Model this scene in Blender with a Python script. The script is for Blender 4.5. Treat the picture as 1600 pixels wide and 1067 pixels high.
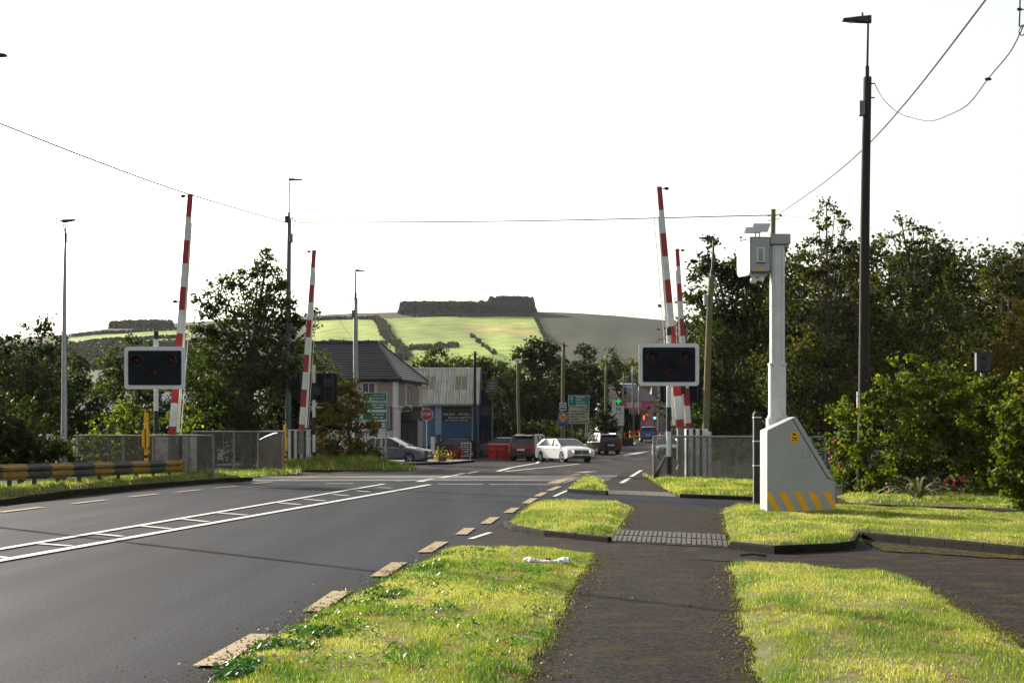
import bpy, bmesh, math, random
import numpy as np
from mathutils import Vector, Matrix, geometry, noise
R = math.radians
scene = bpy.context.scene
for o in list(bpy.data.objects): bpy.data.objects.remove(o)
C = scene.collection
F, HY, CH = 2600.0, 680.0, 1.65     # focal length in photo pixels, horizon row, eye height

# ------------------------------------------------------------------ camera
cam_d = bpy.data.cameras.new('camera'); cam = bpy.data.objects.new('camera', cam_d); C.objects.link(cam)
cam.location = (0, 0, CH); cam.rotation_euler = (R(90), 0, 0)
cam_d.sensor_width = 36; cam_d.lens = F / 1600 * 36
cam_d.shift_y = (HY - 533.5) / 1600
cam_d.clip_start = 0.1; cam_d.clip_end = 9000
scene.camera = cam
# ------------------------------------------------------------------ sky and sun
SUN_AZ, SUN_EL = R(-38), R(20)      # left of straight ahead, low morning sun
w = bpy.data.worlds.new('World'); scene.world = w; w.use_nodes = True
wn = w.node_tree; wn.nodes.clear()
wo = wn.nodes.new('ShaderNodeOutputWorld'); bg = wn.nodes.new('ShaderNodeBackground')
sky = wn.nodes.new('ShaderNodeTexSky'); sky.sky_type = 'NISHITA'; sky.sun_disc = False
sky.sun_elevation = SUN_EL; sky.sun_rotation = SUN_AZ
sky.dust_density = 2.5; sky.air_density = 1.0; sky.ozone_density = 1.0
# thin bright overcast veil over the blue
hs = wn.nodes.new('ShaderNodeHueSaturation'); hs.inputs['Saturation'].default_value = 0.32
wn.links.new(sky.outputs[0], hs.inputs['Color'])
tint = wn.nodes.new('ShaderNodeMix'); tint.data_type = 'RGBA'; tint.blend_type = 'MULTIPLY'; tint.inputs['Factor'].default_value = 1
tint.inputs['B'].default_value = (1.03, 1.02, .94, 1); wn.links.new(hs.outputs[0], tint.inputs['A']); wn.links.new(tint.outputs['Result'], bg.inputs[0]); bg.inputs[1].default_value = 0.115
wn.links.new(bg.outputs[0], wo.inputs[0])
sd = bpy.data.lights.new('sun', 'SUN'); sun = bpy.data.objects.new('sun', sd); C.objects.link(sun)
sd.energy = 5.0; sd.angle = R(0.6); sd.color = (1.0, 0.93, 0.80)
d = Vector((math.sin(SUN_AZ) * math.cos(SUN_EL), math.cos(SUN_AZ) * math.cos(SUN_EL), math.sin(SUN_EL)))
sun.rotation_euler = d.to_track_quat('Z', 'Y').to_euler(); sun.location = d * 100
scene.view_settings.view_transform = 'Standard'; scene.view_settings.look = 'None'
scene.view_settings.exposure = 0.88; scene.view_settings.gamma = 1.0
scene.view_settings.use_curve_mapping = False
scene.render.engine = 'CYCLES'

# ------------------------------------------------------------------ helpers
def gz(y):
    if y < 118: return 0.0
    if y < 132: return 0.0172 * (y - 118) ** 2 / 28.0
    return 0.0172 * (y - 125)
def G(px, py):                      # ground point (flat part) seen at a photo pixel
    Y = CH * F / (py - HY); return ((px - 800) / F * Y, Y)
def X_(px, Y): return (px - 800) / F * Y
def Z_(py, Y): return CH + (HY - py) / F * Y
def P3(px, py, Y): return Vector((X_(px, Y), Y, Z_(py, Y)))
def col(h):
    h = h.lstrip('#'); v = [int(h[i:i + 2], 16) / 255 for i in (0, 2, 4)]
    return tuple(x / 12.92 if x <= .04045 else ((x + .055) / 1.055) ** 2.4 for x in v)
MATS = {}
def M(name, c, rough=.6, metal=0.0, var=.18, scale=4.0, bump=0.0, bscale=None, spec=.5, emit=None, streak=None, c2=None, coat=0.0):
    if name in MATS: return MATS[name]
    m = bpy.data.materials.new(name); m.use_nodes = True; nt = m.node_tree; b = nt.nodes['Principled BSDF']
    if isinstance(c, str): c = col(c)
    if isinstance(c2, str): c2 = col(c2)
    b.inputs['Roughness'].default_value = rough; b.inputs['Metallic'].default_value = metal
    b.inputs['Specular IOR Level'].default_value = spec; b.inputs['Coat Weight'].default_value = coat
    tc = nt.nodes.new('ShaderNodeTexCoord'); mp = nt.nodes.new('ShaderNodeMapping')
    nt.links.new(tc.outputs['Object'], mp.inputs[0])
    if streak: mp.inputs['Scale'].default_value = streak
    n = nt.nodes.new('ShaderNodeTexNoise'); n.inputs['Scale'].default_value = scale; n.inputs['Detail'].default_value = 6
    n.inputs['Roughness'].default_value = .65
    nt.links.new(mp.outputs[0], n.inputs['Vector'])
    mx = nt.nodes.new('ShaderNodeMix'); mx.data_type = 'RGBA'
    lo = c2 if c2 else tuple(x * (1 - var) for x in c); hi = c if c2 else tuple(min(1, x * (1 + var)) for x in c)
    mx.inputs['A'].default_value = (*lo, 1); mx.inputs['B'].default_value = (*hi, 1)
    rp = nt.nodes.new('ShaderNodeMapRange'); rp.inputs['From Min'].default_value = .32; rp.inputs['From Max'].default_value = .68
    nt.links.new(n.outputs['Fac'], rp.inputs['Value']); nt.links.new(rp.outputs[0], mx.inputs['Factor'])
    nt.links.new(mx.outputs['Result'], b.inputs['Base Color'])
    if bump:
        n2 = nt.nodes.new('ShaderNodeTexNoise'); n2.inputs['Scale'].default_value = bscale or scale * 4; n2.inputs['Detail'].default_value = 5
        nt.links.new(mp.outputs[0], n2.inputs['Vector'])
        bp = nt.nodes.new('ShaderNodeBump'); bp.inputs['Strength'].default_value = bump; bp.inputs['Distance'].default_value = .02
        nt.links.new(n2.outputs['Fac'], bp.inputs['Height']); nt.links.new(bp.outputs[0], b.inputs['Normal'])
    if emit:
        b.inputs['Emission Color'].default_value = (*(col(emit[0])), 1); b.inputs['Emission Strength'].default_value = emit[1]
    MATS[name] = m; return m

def leaf_mat(name, c, tint, trans=.45, rough=.5):
    if name in MATS: return MATS[name]
    m = bpy.data.materials.new(name); m.use_nodes = True; nt = m.node_tree; nt.nodes.clear()
    out = nt.nodes.new('ShaderNodeOutputMaterial')
    at = nt.nodes.new('ShaderNodeAttribute'); at.attribute_name = 'col'
    b = nt.nodes.new('ShaderNodeBsdfPrincipled'); b.inputs['Roughness'].default_value = rough
    b.inputs['Specular IOR Level'].default_value = .14
    mul = nt.nodes.new('ShaderNodeMix'); mul.data_type = 'RGBA'; mul.blend_type = 'MULTIPLY'; mul.inputs['Factor'].default_value = 1
    mul.inputs['B'].default_value = (*c, 1); nt.links.new(at.outputs['Color'], mul.inputs['A'])
    nt.links.new(mul.outputs['Result'], b.inputs['Base Color'])
    tr = nt.nodes.new('ShaderNodeBsdfTranslucent')
    mt = nt.nodes.new('ShaderNodeMix'); mt.data_type = 'RGBA'; mt.blend_type = 'MULTIPLY'; mt.inputs['Factor'].default_value = 1
    mt.inputs['B'].default_value = (*tint, 1); nt.links.new(at.outputs['Color'], mt.inputs['A'])
    nt.links.new(mt.outputs['Result'], tr.inputs['Color'])
    ms = nt.nodes.new('ShaderNodeMixShader'); ms.inputs[0].default_value = trans
    nt.links.new(b.outputs[0], ms.inputs[1]); nt.links.new(tr.outputs[0], ms.inputs[2]); nt.links.new(ms.outputs[0], out.inputs[0])
    MATS[name] = m; return m

class MB:
    def __init__(s): s.v = []; s.f = []
    def add(s, vs, fs):
        o = len(s.v); s.v += [tuple(v) for v in vs]; s.f += [tuple(i + o for i in f) for f in fs]; return s
    def box(s, x0, x1, y0, y1, z0, z1, rot=None, piv=None):
        vs = [Vector((x, y, z)) for z in (z0, z1) for y in (y0, y1) for x in (x0, x1)]
        if rot is not None:
            p = Vector(piv) if piv else Vector(((x0 + x1) / 2, (y0 + y1) / 2, (z0 + z1) / 2))
            vs = [rot @ (v - p) + p for v in vs]
        return s.add(vs, [(0, 2, 3, 1), (4, 5, 7, 6), (0, 1, 5, 4), (2, 6, 7, 3), (0, 4, 6, 2), (1, 3, 7, 5)])
    def cyl(s, p0, p1, r0, r1=None, n=10, cap=True):
        if r1 is None: r1 = r0
        p0 = Vector(p0); p1 = Vector(p1); d = (p1 - p0).normalized()
        a = Vector((0, 0, 1)) if abs(d.z) < .9 else Vector((1, 0, 0)); u = d.cross(a).normalized(); w_ = d.cross(u)
        vs = []
        for p, r in ((p0, r0), (p1, r1)):
            for i in range(n):
                t = 2 * math.pi * i / n; vs.append(p + u * math.cos(t) * r + w_ * math.sin(t) * r)
        fs = [(i, i + n, (i + 1) % n + n, (i + 1) % n) for i in range(n)]
        if cap: fs += [tuple(range(n)), tuple(range(2 * n - 1, n - 1, -1))]
        return s.add(vs, fs)
    def tube(s, pts, r, n=5):
        for a, b in zip(pts[:-1], pts[1:]): s.cyl(a, b, r, r, n, cap=False)
        return s
    def prism(s, prof, a, b, axis='y'):          # profile (x,z) pushed along y, or (y,z) along x, or (x,y) up z
        n = len(prof)
        def mk(p, t): return (p[0], t, p[1]) if axis == 'y' else ((t, p[0], p[1]) if axis == 'x' else (p[0], p[1], t))
        vs = [mk(p, a) for p in prof] + [mk(p, b) for p in prof]
        fs = [(i, (i + 1) % n, (i + 1) % n + n, i + n) for i in range(n)] + [tuple(range(n - 1, -1, -1)), tuple(range(n, 2 * n))]
        return s.add(vs, fs)
    def loft(s, rings, cap=True):
        n = len(rings[0]); vs = [v for r in rings for v in r]; fs = []
        for k in range(len(rings) - 1):
            for i in range(n): fs.append((k * n + i, k * n + (i + 1) % n, (k + 1) * n + (i + 1) % n, (k + 1) * n + i))
        if cap: fs += [tuple(range(n - 1, -1, -1)), tuple(range((len(rings) - 1) * n, len(rings) * n))]
        return s.add(vs, fs)
    def sphere(s, c, r, n=8, m=6, sc=(1, 1, 1)):
        c = Vector(c); rings = []
        for j in range(m + 1):
            t = math.pi * j / m - math.pi / 2; rr = max(.001, math.cos(t)) * r
            rings.append([c + Vector((math.cos(2 * math.pi * i / n) * rr * sc[0], math.sin(2 * math.pi * i / n) * rr * sc[1], math.sin(t) * r * sc[2])) for i in range(n)])
        return s.loft(rings)
    def mesh(s, name, mat, smooth=False):
        me = bpy.data.meshes.new(name); me.from_pydata(s.v, [], s.f); me.update()
        bm = bmesh.new(); bm.from_mesh(me); bmesh.ops.recalc_face_normals(bm, faces=bm.faces); bm.to_mesh(me); bm.free()
        if mat: me.materials.append(mat)
        if smooth:
            for p in me.polygons: p.use_smooth = True
        return me
    def build(s, name, mat, parent=None, smooth=False, bevel=0, **kw):
        o = bpy.data.objects.new(name, s.mesh(name, mat, smooth)); C.objects.link(o)
        if parent: o.parent = parent
        if bevel:
            b = o.modifiers.new('bevel', 'BEVEL'); b.width = bevel; b.segments = 2; b.limit_method = 'ANGLE'
        for k, v in kw.items(): o[k] = v
        return o
def box(*a, **k): return MB().box(*a, **k)
def tag(o, label, cat, group=None, kind=None):
    o['label'] = label; o['category'] = cat
    if group: o['group'] = group
    if kind: o['kind'] = kind
    return o
def thing(name, label, cat, loc=(0, 0, 0), rz=0, group=None):
    o = bpy.data.objects.new(name, None); C.objects.link(o); o.location = loc; o.rotation_euler = (0, 0, rz)
    o.empty_display_size = .2
    return tag(o, label, cat, group)
def struct(o): o['kind'] = 'structure'; return o
def copy_tree(o, parent=None):
    c = o.copy(); C.objects.link(c); c.parent = parent
    for ch in [x for x in bpy.data.objects if x.parent == o]: copy_tree(ch, c)
    return c
def fast_mesh(name, V, faces_n, mat, cols=None, idx=None):
    """V (n,3); faces of faces_n corners in order unless idx is given"""
    me = bpy.data.meshes.new(name); n = len(V)
    ids = np.arange(n, dtype=np.int32) if idx is None else idx.astype(np.int32).ravel()
    nf = len(ids) // faces_n
    me.vertices.add(n); me.vertices.foreach_set('co', V.astype(np.float32).ravel())
    me.loops.add(len(ids)); me.loops.foreach_set('vertex_index', ids)
    me.polygons.add(nf); me.polygons.foreach_set('loop_start', np.arange(0, nf * faces_n, faces_n, dtype=np.int32))
    me.update(calc_edges=True)
    if cols is not None:
        at = me.color_attributes.new('col', 'FLOAT_COLOR', 'POINT')
        at.data.foreach_set('color', np.hstack([cols, np.ones((n, 1))]).astype(np.float32).ravel())
    me.materials.append(mat); return me
def text(s, size, x, z, parent, mat, y=0.0, align='CENTER', name='lettering', sx=1.0, rz=0):
    cu = bpy.data.curves.new('lettering_curve', 'FONT'); cu.body = s; cu.size = size; cu.align_x = align; cu.align_y = 'CENTER'
    cu.extrude = .004; cu.resolution_u = 2
    t = bpy.data.objects.new('tmp', cu); C.objects.link(t)
    dg = bpy.context.evaluated_depsgraph_get(); me = bpy.data.meshes.new_from_object(t.evaluated_get(dg))
    bpy.data.objects.remove(t)
    me.transform(Matrix.Translation((x, y, z)) @ Matrix.Rotation(rz, 4, 'Z') @ Matrix.Rotation(R(90), 4, 'X') @ Matrix.Diagonal((sx, 1, 1, 1)))
    me.materials.clear(); me.materials.append(mat)
    o = bpy.data.objects.new(name, me); C.objects.link(o); o.parent = parent; return o

def blurred_words(s, size, x, z, parent, mat, y=0.0, align='CENTER'):
    # lettering too small to read in the photograph: word-length strokes only
    wd = .6 * size; tot = wd * len(s); x0 = x - (tot / 2 if align == 'CENTER' else 0); mb = MB(); k = 0
    for word in s.split(' '):
        mb.box(x0 + k * wd, x0 + (k + len(word)) * wd, y - .003, y, z - size * .3, z + size * .3); k += len(word) + 1
    return mb.build('print_line', mat, parent)

# ------------------------------------------------------------------ materials
m_steel = M('galvanised_steel', '#8d9396', .45, .6, .15, 9)
m_rail = M('weathered_steel', '#6b6e6e', .55, .3, .3, 12)
m_lamp = M('dark_lamp_casing', '#2c3034', .5, .3)
m_black = M('black_paint', '#0e0f13', .6, 0, .2, 6)
m_white = M('white_paint', (.60, .61, .62), .5, 0, .12, 3)
m_dirtywhite = M('worn_white_paint', (.55, .55, .53), .5, 0, .25, 7)
m_red = M('red_reflective', '#93101a', .4, 0, .15, 8)
m_yellow = M('yellow_paint', '#e6a904', .5, 0, .15, 6)
m_dyellow = M('grimy_yellow_paint', '#85660e', .6, 0, .4, 5)
m_wood = M('weathered_pole_wood', '#2a211d', .85, 0, .45, 14, .5, 40, streak=(1, 1, .08))
m_woodg = M('algae_green_pole_wood', '#6b6644', .85, 0, .35, 10, .4, 30, streak=(1, 1, .1))
m_cable = M('black_cable', '#22242a', .6)
m_glass = M('dark_window_glass', (.02, .025, .03), .08, 0, .1, 2, spec=.8)
m_tyre = M('tyre_rubber', (.02, .02, .022), .8)
m_alloy = M('alloy_rim', (.45, .46, .48), .3, .8)
m_plate = M('number_plate', (.7, .7, .68), .5)
m_headl = M('headlamp_glass', (.7, .72, .75), .1, .3)
m_taill = M('tail_lamp_red', '#a01212', .25)
m_chrome = M('chrome', (.6, .6, .62), .2, 1)
m_trim = M('black_plastic_trim', (.03, .03, .032), .6)
# ================================================================== ground, road, kerbs
def asphalt(name, c, c2, rough, speck=160, patch=.35, moss=None):
    m = bpy.data.materials.new(name); m.use_nodes = True; nt = m.node_tree; b = nt.nodes['Principled BSDF']; b.inputs['Specular IOR Level'].default_value = .035
    geo = nt.nodes.new('ShaderNodeNewGeometry')
    def noise_(sc, det=4, stretch=None):
        n = nt.nodes.new('ShaderNodeTexNoise'); n.inputs['Scale'].default_value = sc; n.inputs['Detail'].default_value = det
        if stretch:
            mp = nt.nodes.new('ShaderNodeMapping'); mp.inputs['Rotation'].default_value = (0, 0, R(6)); mp.inputs['Scale'].default_value = stretch
            nt.links.new(geo.outputs['Position'], mp.inputs[0]); nt.links.new(mp.outputs[0], n.inputs['Vector'])
        else: nt.links.new(geo.outputs['Position'], n.inputs['Vector'])
        return n
    def rng(n, a, b_, c0=0, c1=1):
        r = nt.nodes.new('ShaderNodeMapRange'); r.inputs['From Min'].default_value = a; r.inputs['From Max'].default_value = b_
        r.inputs['To Min'].default_value = c0; r.inputs['To Max'].default_value = c1
        nt.links.new(n.outputs['Fac'] if 'Fac' in n.outputs else n.outputs[0], r.inputs['Value']); return r
    def mix(a, b_, f, mode='MIX'):
        x = nt.nodes.new('ShaderNodeMix'); x.data_type = 'RGBA'; x.blend_type = mode
        for s, k in ((a, 'A'), (b_, 'B')):
            if isinstance(s, tuple): x.inputs[k].default_value = (*s, 1)
            else: nt.links.new(s, x.inputs[k])
        if isinstance(f, float): x.inputs['Factor'].default_value = f
        else: nt.links.new(f, x.inputs['Factor'])
        return x.outputs['Result']
    base = mix(c, c2, rng(noise_(.8, 6, (1.5, .10, 1)), .4, .6).outputs[0]); base = mix(base, tuple(x * .55 for x in c), rng(noise_(.35, 6), .52, .66, 0, .55).outputs[0])
    sp = noise_(speck * .5, 2); sp2 = noise_(speck * .16, 3); sp3 = noise_(speck * .32, 2)
    k = mix(base, tuple(min(1, x * 2.6) for x in c), rng(sp, .50, .62, 0, .8).outputs[0])
    k = mix(k, tuple(x * .3 for x in c), rng(sp2, .42, .52, .8, 0).outputs[0])
    k = mix(k, tuple(min(1, x * 3.6) for x in c), rng(sp3, .585, .66, 0, .85).outputs[0])
    if moss:
        k = mix(k, moss, rng(noise_(2.2, 8), .50, .68, 0, .8).outputs[0])
    nt.links.new(k, b.inputs['Base Color'])
    nt.links.new(rng(noise_(.5, 4, (2.2, .10, 1)), .3, .7, rough - .10, rough + .1).outputs[0], b.inputs['Roughness'])
    bp = nt.nodes.new('ShaderNodeBump'); bp.inputs['Strength'].default_value = .45; bp.inputs['Distance'].default_value = .006
    nt.links.new(sp2.outputs['Fac'], bp.inputs['Height']); nt.links.new(bp.outputs[0], b.inputs['Normal'])
    MATS[name] = m; return m
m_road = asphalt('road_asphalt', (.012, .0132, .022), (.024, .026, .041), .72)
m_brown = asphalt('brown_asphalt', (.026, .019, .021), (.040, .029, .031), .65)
m_path = asphalt('path_asphalt', (.018, .0135, .0135), (.029, .0225, .022), .75, speck=120, moss=(.045, .035, .014))
m_drive = asphalt('mossy_drive_asphalt', (.018, .0138, .0145), (.029, .023, .023), .75, speck=120, moss=(.06, .045, .012))
m_mossy = asphalt('moss_edge_asphalt', (.045, .034, .006), (.020, .015, .008), .85, speck=60)
m_earth = M('rough_grass_ground', (.018, .026, .008), .98, 0, .5, .6, .6, 8, spec=.05, c2=(.03, .028, .012))
m_turf = M('turf_soil', (.09, .12, .022), .95, 0, .4, 1.3, .8, 30, c2=(.09, .06, .02))
m_kerb = M('kerb_concrete', (.026, .023, .018), .95, 0, .45, 5, .5, 30, spec=.08, c2=(.010, .011, .006))
m_mwhite = M('worn_white_road_paint', (.62, .62, .58), .6, 0, .18, 30, .3, 90)
m_myellow = M('worn_yellow_road_paint', (.36, .25, .085), .65, 0, .2, 9, .3, 90, c2=(.19, .135, .055))
m_fyellow = M('faded_yellow_road_paint', (.42, .29, .13), .6, 0, .25, 4, .3, 90, c2=(.10, .08, .06))

def strip(name, rows, mat, dz, nx=2, parent=None):
    """rows: (Y, px_left, px_right) or ('m', Y, xl, xr); a sheet that follows the ground"""
    vs, fs = [], []
    for r in rows:
        if r[0] == 'm': Y, a, b = r[1:]
        else: Y = r[0]; a = X_(r[1], Y); b = X_(r[2], Y)
        for i in range(nx + 1): vs.append((a + (b - a) * i / nx, Y, gz(Y) + dz))
    for j in range(len(rows) - 1):
        for i in range(nx):
            k = j * (nx + 1) + i; fs.append((k, k + 1, k + nx + 2, k + nx + 1))
    return struct(MB().add(vs, fs).build(name, mat, parent))
def poly_xy(name, pts, mat, z, parent=None, thick=0):
    if thick: mb = MB().prism(pts, z - thick, z, 'z')
    else: mb = MB().add([(p[0], p[1], gz(p[1]) + z) for p in pts], [tuple(range(len(pts)))])
    return mb.build(name, mat, parent)
ys = [-40, 0, 20, 60, 100, 118, 120, 122, 124, 126, 128, 130, 132, 160, 200, 260, 330, 400, 520, 800, 1500, 3200]
strip('ground', [('m', y, -1500 - y, 1500 + y) for y in ys], m_earth, -.03, 6)
# far road is brown, near carriageway blue-grey
def rowsY(rows, ext=()):          # insert slope rows
    out = []
    for a, b in zip(rows[:-1], rows[1:]):
        out.append(a)
        for y in (118, 120, 122, 124, 126, 128, 130, 132):
            if a[0] < y < b[0]:
                t = (y - a[0]) / (b[0] - a[0])
                xa = X_(a[1], a[0]) * (1 - t) + X_(b[1], b[0]) * t; xb = X_(a[2], a[0]) * (1 - t) + X_(b[2], b[0]) * t
                out.append((y, 800 + xa * F / y, 800 + xb * F / y))
    return out + [rows[-1]]
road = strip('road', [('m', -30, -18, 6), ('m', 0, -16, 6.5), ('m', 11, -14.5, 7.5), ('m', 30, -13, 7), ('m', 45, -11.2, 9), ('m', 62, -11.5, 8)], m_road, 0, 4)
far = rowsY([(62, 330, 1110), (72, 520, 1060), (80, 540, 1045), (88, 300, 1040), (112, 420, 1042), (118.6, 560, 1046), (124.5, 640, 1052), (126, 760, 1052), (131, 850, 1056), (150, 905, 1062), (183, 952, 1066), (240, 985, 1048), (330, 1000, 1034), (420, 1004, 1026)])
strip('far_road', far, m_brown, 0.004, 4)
# level crossing deck and rails: darker strip across the road
deck = poly_xy('crossing_deck', [(-12.5, 59.2), (4.5, 61), (4.5, 68.5), (-12.5, 67)], M('crossing_deck_rubber', (.05, .05, .052), .55, 0, .3, 2, .4), .012); struct(deck)
for k in (0, 1.6):
    r_ = MB().prism([(-60, 60.2 + k * 1.0 - 2), (60, 60.2 + k + 6.2), (60, 60.28 + k + 6.2), (-60, 60.28 + k - 2)], 0, .03, 'z').build('rail', M('rail_steel', (.12, .11, .1), .3, .8)); 
    struct(r_)
# pavements and drives (brown, mossy asphalt)
def Gp(L): return [G(a, b) for a, b in L]
footpath = struct(poly_xy('footpath', [(-.15, 6)] + Gp([(790, 1090), (810, 1067), (850, 1000), (870, 960), (900, 905), (925, 863)]) + Gp([(1145, 880), (1155, 940), (1165, 980), (1190, 1067)]) + [(1.75, 6)], m_path, .012))
struct(poly_xy('driveway', Gp([(700, 858), (740, 838), (785, 823), (950, 846), (1140, 856), (1340, 862), (1700, 872)]) + [(18, 15), (9, 10), (8, 8)] + Gp([(1700, 1100), (1600, 1020), (1470, 940), (1410, 905), (1240, 890), (1145, 878), (925, 865)]), m_drive, .008))
struct(poly_xy('footpath', Gp([(955, 838), (985, 795), (985, 790), (1128, 795), (1130, 797), (1137, 850)]), m_path, .016))
struct(poly_xy('driveway', Gp([(800, 795), (885, 768), (1060, 777), (1200, 782), (1330, 789), (1500, 795), (1700, 803), (1700, 818), (1320, 795), (1130, 795), (840, 788)]), m_road, .010))
struct(poly_xy('footpath', Gp([(945, 770), (948, 752), (975, 738), (1000, 738), (1012, 750), (1058, 776)]), m_path, .014))

# kerbs: every stone its own
def kerb(label, pts, h=.12, w=.07, L=.9, z0=0.0):
    t = thing('kerb', label, 'kerb', (pts[0][0], pts[0][1], 0)); t['kind'] = 'structure'
    o0 = Vector((pts[0][0], pts[0][1]))
    for a, b in zip(pts[:-1], pts[1:]):
        a = Vector(a); b = Vector(b); n = max(1, round((b - a).length / L)); d = (b - a) / n; u = d.normalized(); q = Vector((-u.y, u.x)) * w
        for i in range(n):
            p = a + d * i + u * .006 - o0; e = a + d * (i + 1) - u * .006 - o0
            dz = random.uniform(-.006, .006)
            prof = [p, e, e + q, p + q]
            tq = q * .18
            rings = [[(v.x, v.y, z0 - .02) for v in prof], [(v.x, v.y, z0 + h * .8 + dz) for v in prof],
                     [(v.x, v.y, z0 + h + dz) for v in (p + tq, e + tq, e + q, p + q)]]
            MB().loft(rings).build('kerb_stone', m_kerb, t)
    return t
random.seed(4)
kL = [(-15.2, 12), (-12.0, 39)] + [G(120, 773), G(240, 762), G(355, 753), (-9.35, 60)]
kerb('long dark concrete kerb along the far left edge of the road below the guardrail', kL[::-1][::-1], .15)
kerb('curved mossy kerb fronting the small grass island between the two driveways', Gp([(786, 822), (800, 829), (850, 838), (950, 848)])[::1], .10)
kerb('rounded dark kerb below the grass where the grey camera cabinet stands', Gp([(1140, 858), (1210, 866), (1300, 862), (1336, 857), (1345, 842), (1420, 849), (1600, 868), (1800, 890)]), .12)
kerb('short kerb at the foot of the farthest small grass island', Gp([(886, 770), (947, 774)]), .13)
kerb('dark kerb under the grass in front of the concrete crossing fence', Gp([(1062, 778), (1190, 783), (1230, 784)]), .11)
kerb('low kerb of the traffic island in front of the stop sign', [(X_(570, 93), 93), (X_(640, 91.5), 91.5), (X_(700, 94), 94), (X_(742, 103), 103)], .14)
kerb('kerb edging the left side of the road by the dark four-wheel-drive', [(X_(905, 140), 140), (X_(935, 165), 165), (X_(965, 200), 200)], .12, z0=.5)
poly_xy('traffic_island', [(X_(560, 93.3), 93.3), (X_(640, 91.8), 91.8), (X_(700, 94.3), 94.3), (X_(742, 103), 103), (X_(700, 108), 108), (X_(560, 104), 104)], M('island_concrete', (.13, .12, .11), .9, 0, .3, 2, .3), .13)['kind'] = 'structure'

# road paint
mk_n = [0]
def mark(pts, mat=None, z=.018, name='road_marking', parent=None):
    P = [G(*p) if len(p) == 2 else (X_(p[0], p[2]), p[2]) for p in pts]
    return struct(poly_xy(name, P, mat or m_mwhite, z, parent))
paint = thing('road_markings', 'white and yellow lines painted along the road', 'road marking'); paint['kind'] = 'structure'
def line(a, b, wd, mat=None, z=.018, name='painted_line', ext=0):
    A = Vector(a); B = Vector(b); u = (B - A).normalized(); A = A - u * ext; q = Vector((-u.y, u.x)) * wd / 2
    n = max(1, int((B - A).length / 3)); vs = []; 
    for i in range(n + 1):
        c = A.lerp(B, i / n)
        for s in (-1, 1): p = c + q * s; vs.append((p.x, p.y, gz(p.y) + z))
    return struct(MB().add(vs, [(2 * i, 2 * i + 1, 2 * i + 3, 2 * i + 2) for i in range(n)]).build(name, mat or m_mwhite, paint))
line(G(0, 877), G(672, 757.5), .19, ext=14, name='centre_line'); line(G(0, 859), G(600, 756.5), .16, ext=14, name='centre_line')
for a, b in [((-12, 870), (13, 873)), ((62, 850.5), (110, 854)), ((150, 835), (190, 839)), ((221, 822.5), (267, 827)), ((286, 812), (325, 816)), ((341, 802), (386, 805.5)), ((434, 786), (469, 789)), ((475, 780.5), (508, 783)), ((520, 773), (545, 775)), ((556, 767), (578, 769)), ((590, 762), (612, 763))]:
    line(G(*a), G(*b), .13, name='hatch_line')
for a, b in [((300, 1043), (427, 993)), ((472, 957), (548, 925)), ((578, 902), (635, 880)), ((652, 864), (700, 847.5)), ((711, 836), (742, 826)), ((750, 819), (780, 809)), ((786, 802), (812, 794)), ((815, 787), (840, 779)), ((833, 776), (856, 770)), ((853, 767), (878, 760.5)), ((872, 756), (898, 750))]:
    line((G(a[0] + 22 * (a[1] - 680) / 363, a[1])), (G(b[0] - 20 * (b[1] - 680) / 363, b[1])), .2, m_myellow, name='edge_line_dash')
for a, b in [((-70, 811), (-10, 803)), ((0, 801), (65, 793)), ((114, 787.5), (164, 781.5)), ((202, 777), (247, 772)), ((275, 769.5), (314, 765.5)), ((335, 763), (371, 760)), ((395, 756), (425, 753))]:
    line(G(*a), G(*b), .2, m_myellow, name='edge_line_dash')
for a, b, wd in [((765, 757.2), (872, 757.6), .22), ((685, 756.8), (755, 757), .22), ((508, 756), (552, 756), .22), ((655, 753), (676, 748), .28), ((686, 747.5), (704, 744), .22), ((708, 743.5), (726, 739.5), .2), ((730, 740), (746, 737), .2),
                 ((735, 843), (766, 833), .09), ((866, 776), (890, 765), .1), ((971, 755), (984, 747), .16), ((986, 745), (1002, 735), .16)]:
    line(G(*a), G(*b), wd)
for a, b, wd in [((866, 755.5), (908, 741.5), .55), ((906, 739), (925, 736.5), .6), ((898, 745), (918, 741), .2), ((620, 752), (700, 749), .3), ((720, 750), (870, 752), .28), ((780, 746), (868, 747), .25), ((430, 751), (500, 745), .35), ((470, 744), (560, 741), .35), ((520, 739), (600, 737), .3)]:
    line(G(*a), G(*b), wd, m_fyellow, name='yellow_box_line')
def pY(px, Y): return (X_(px, Y), Y)
for a, b, wd in [(G(778, 736.5), G(800, 730.5), .25), (G(800, 730.5), G(838, 724), .2), (G(790, 736.8), G(905, 725), .2), (G(838, 724.5), G(842, 721), .2),
                 (pY(975, 128), pY(1015, 142), .35), (pY(962, 128), pY(1010, 142), .22), (pY(925, 118), pY(955, 118.5), .3), (pY(975, 116), pY(1010, 117), .5), (pY(935, 112), pY(955, 112), .3), (pY(945, 128), pY(1000, 129), .18), (pY(984, 160), pY(992, 175), .3), (pY(975, 175), pY(985, 200), .3), (pY(880, 121), pY(960, 122), .16), (pY(590, 88), pY(610, 88), .2), (pY(650, 89), pY(670, 89.5), .2)]:
    line(a, b, wd)
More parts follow.
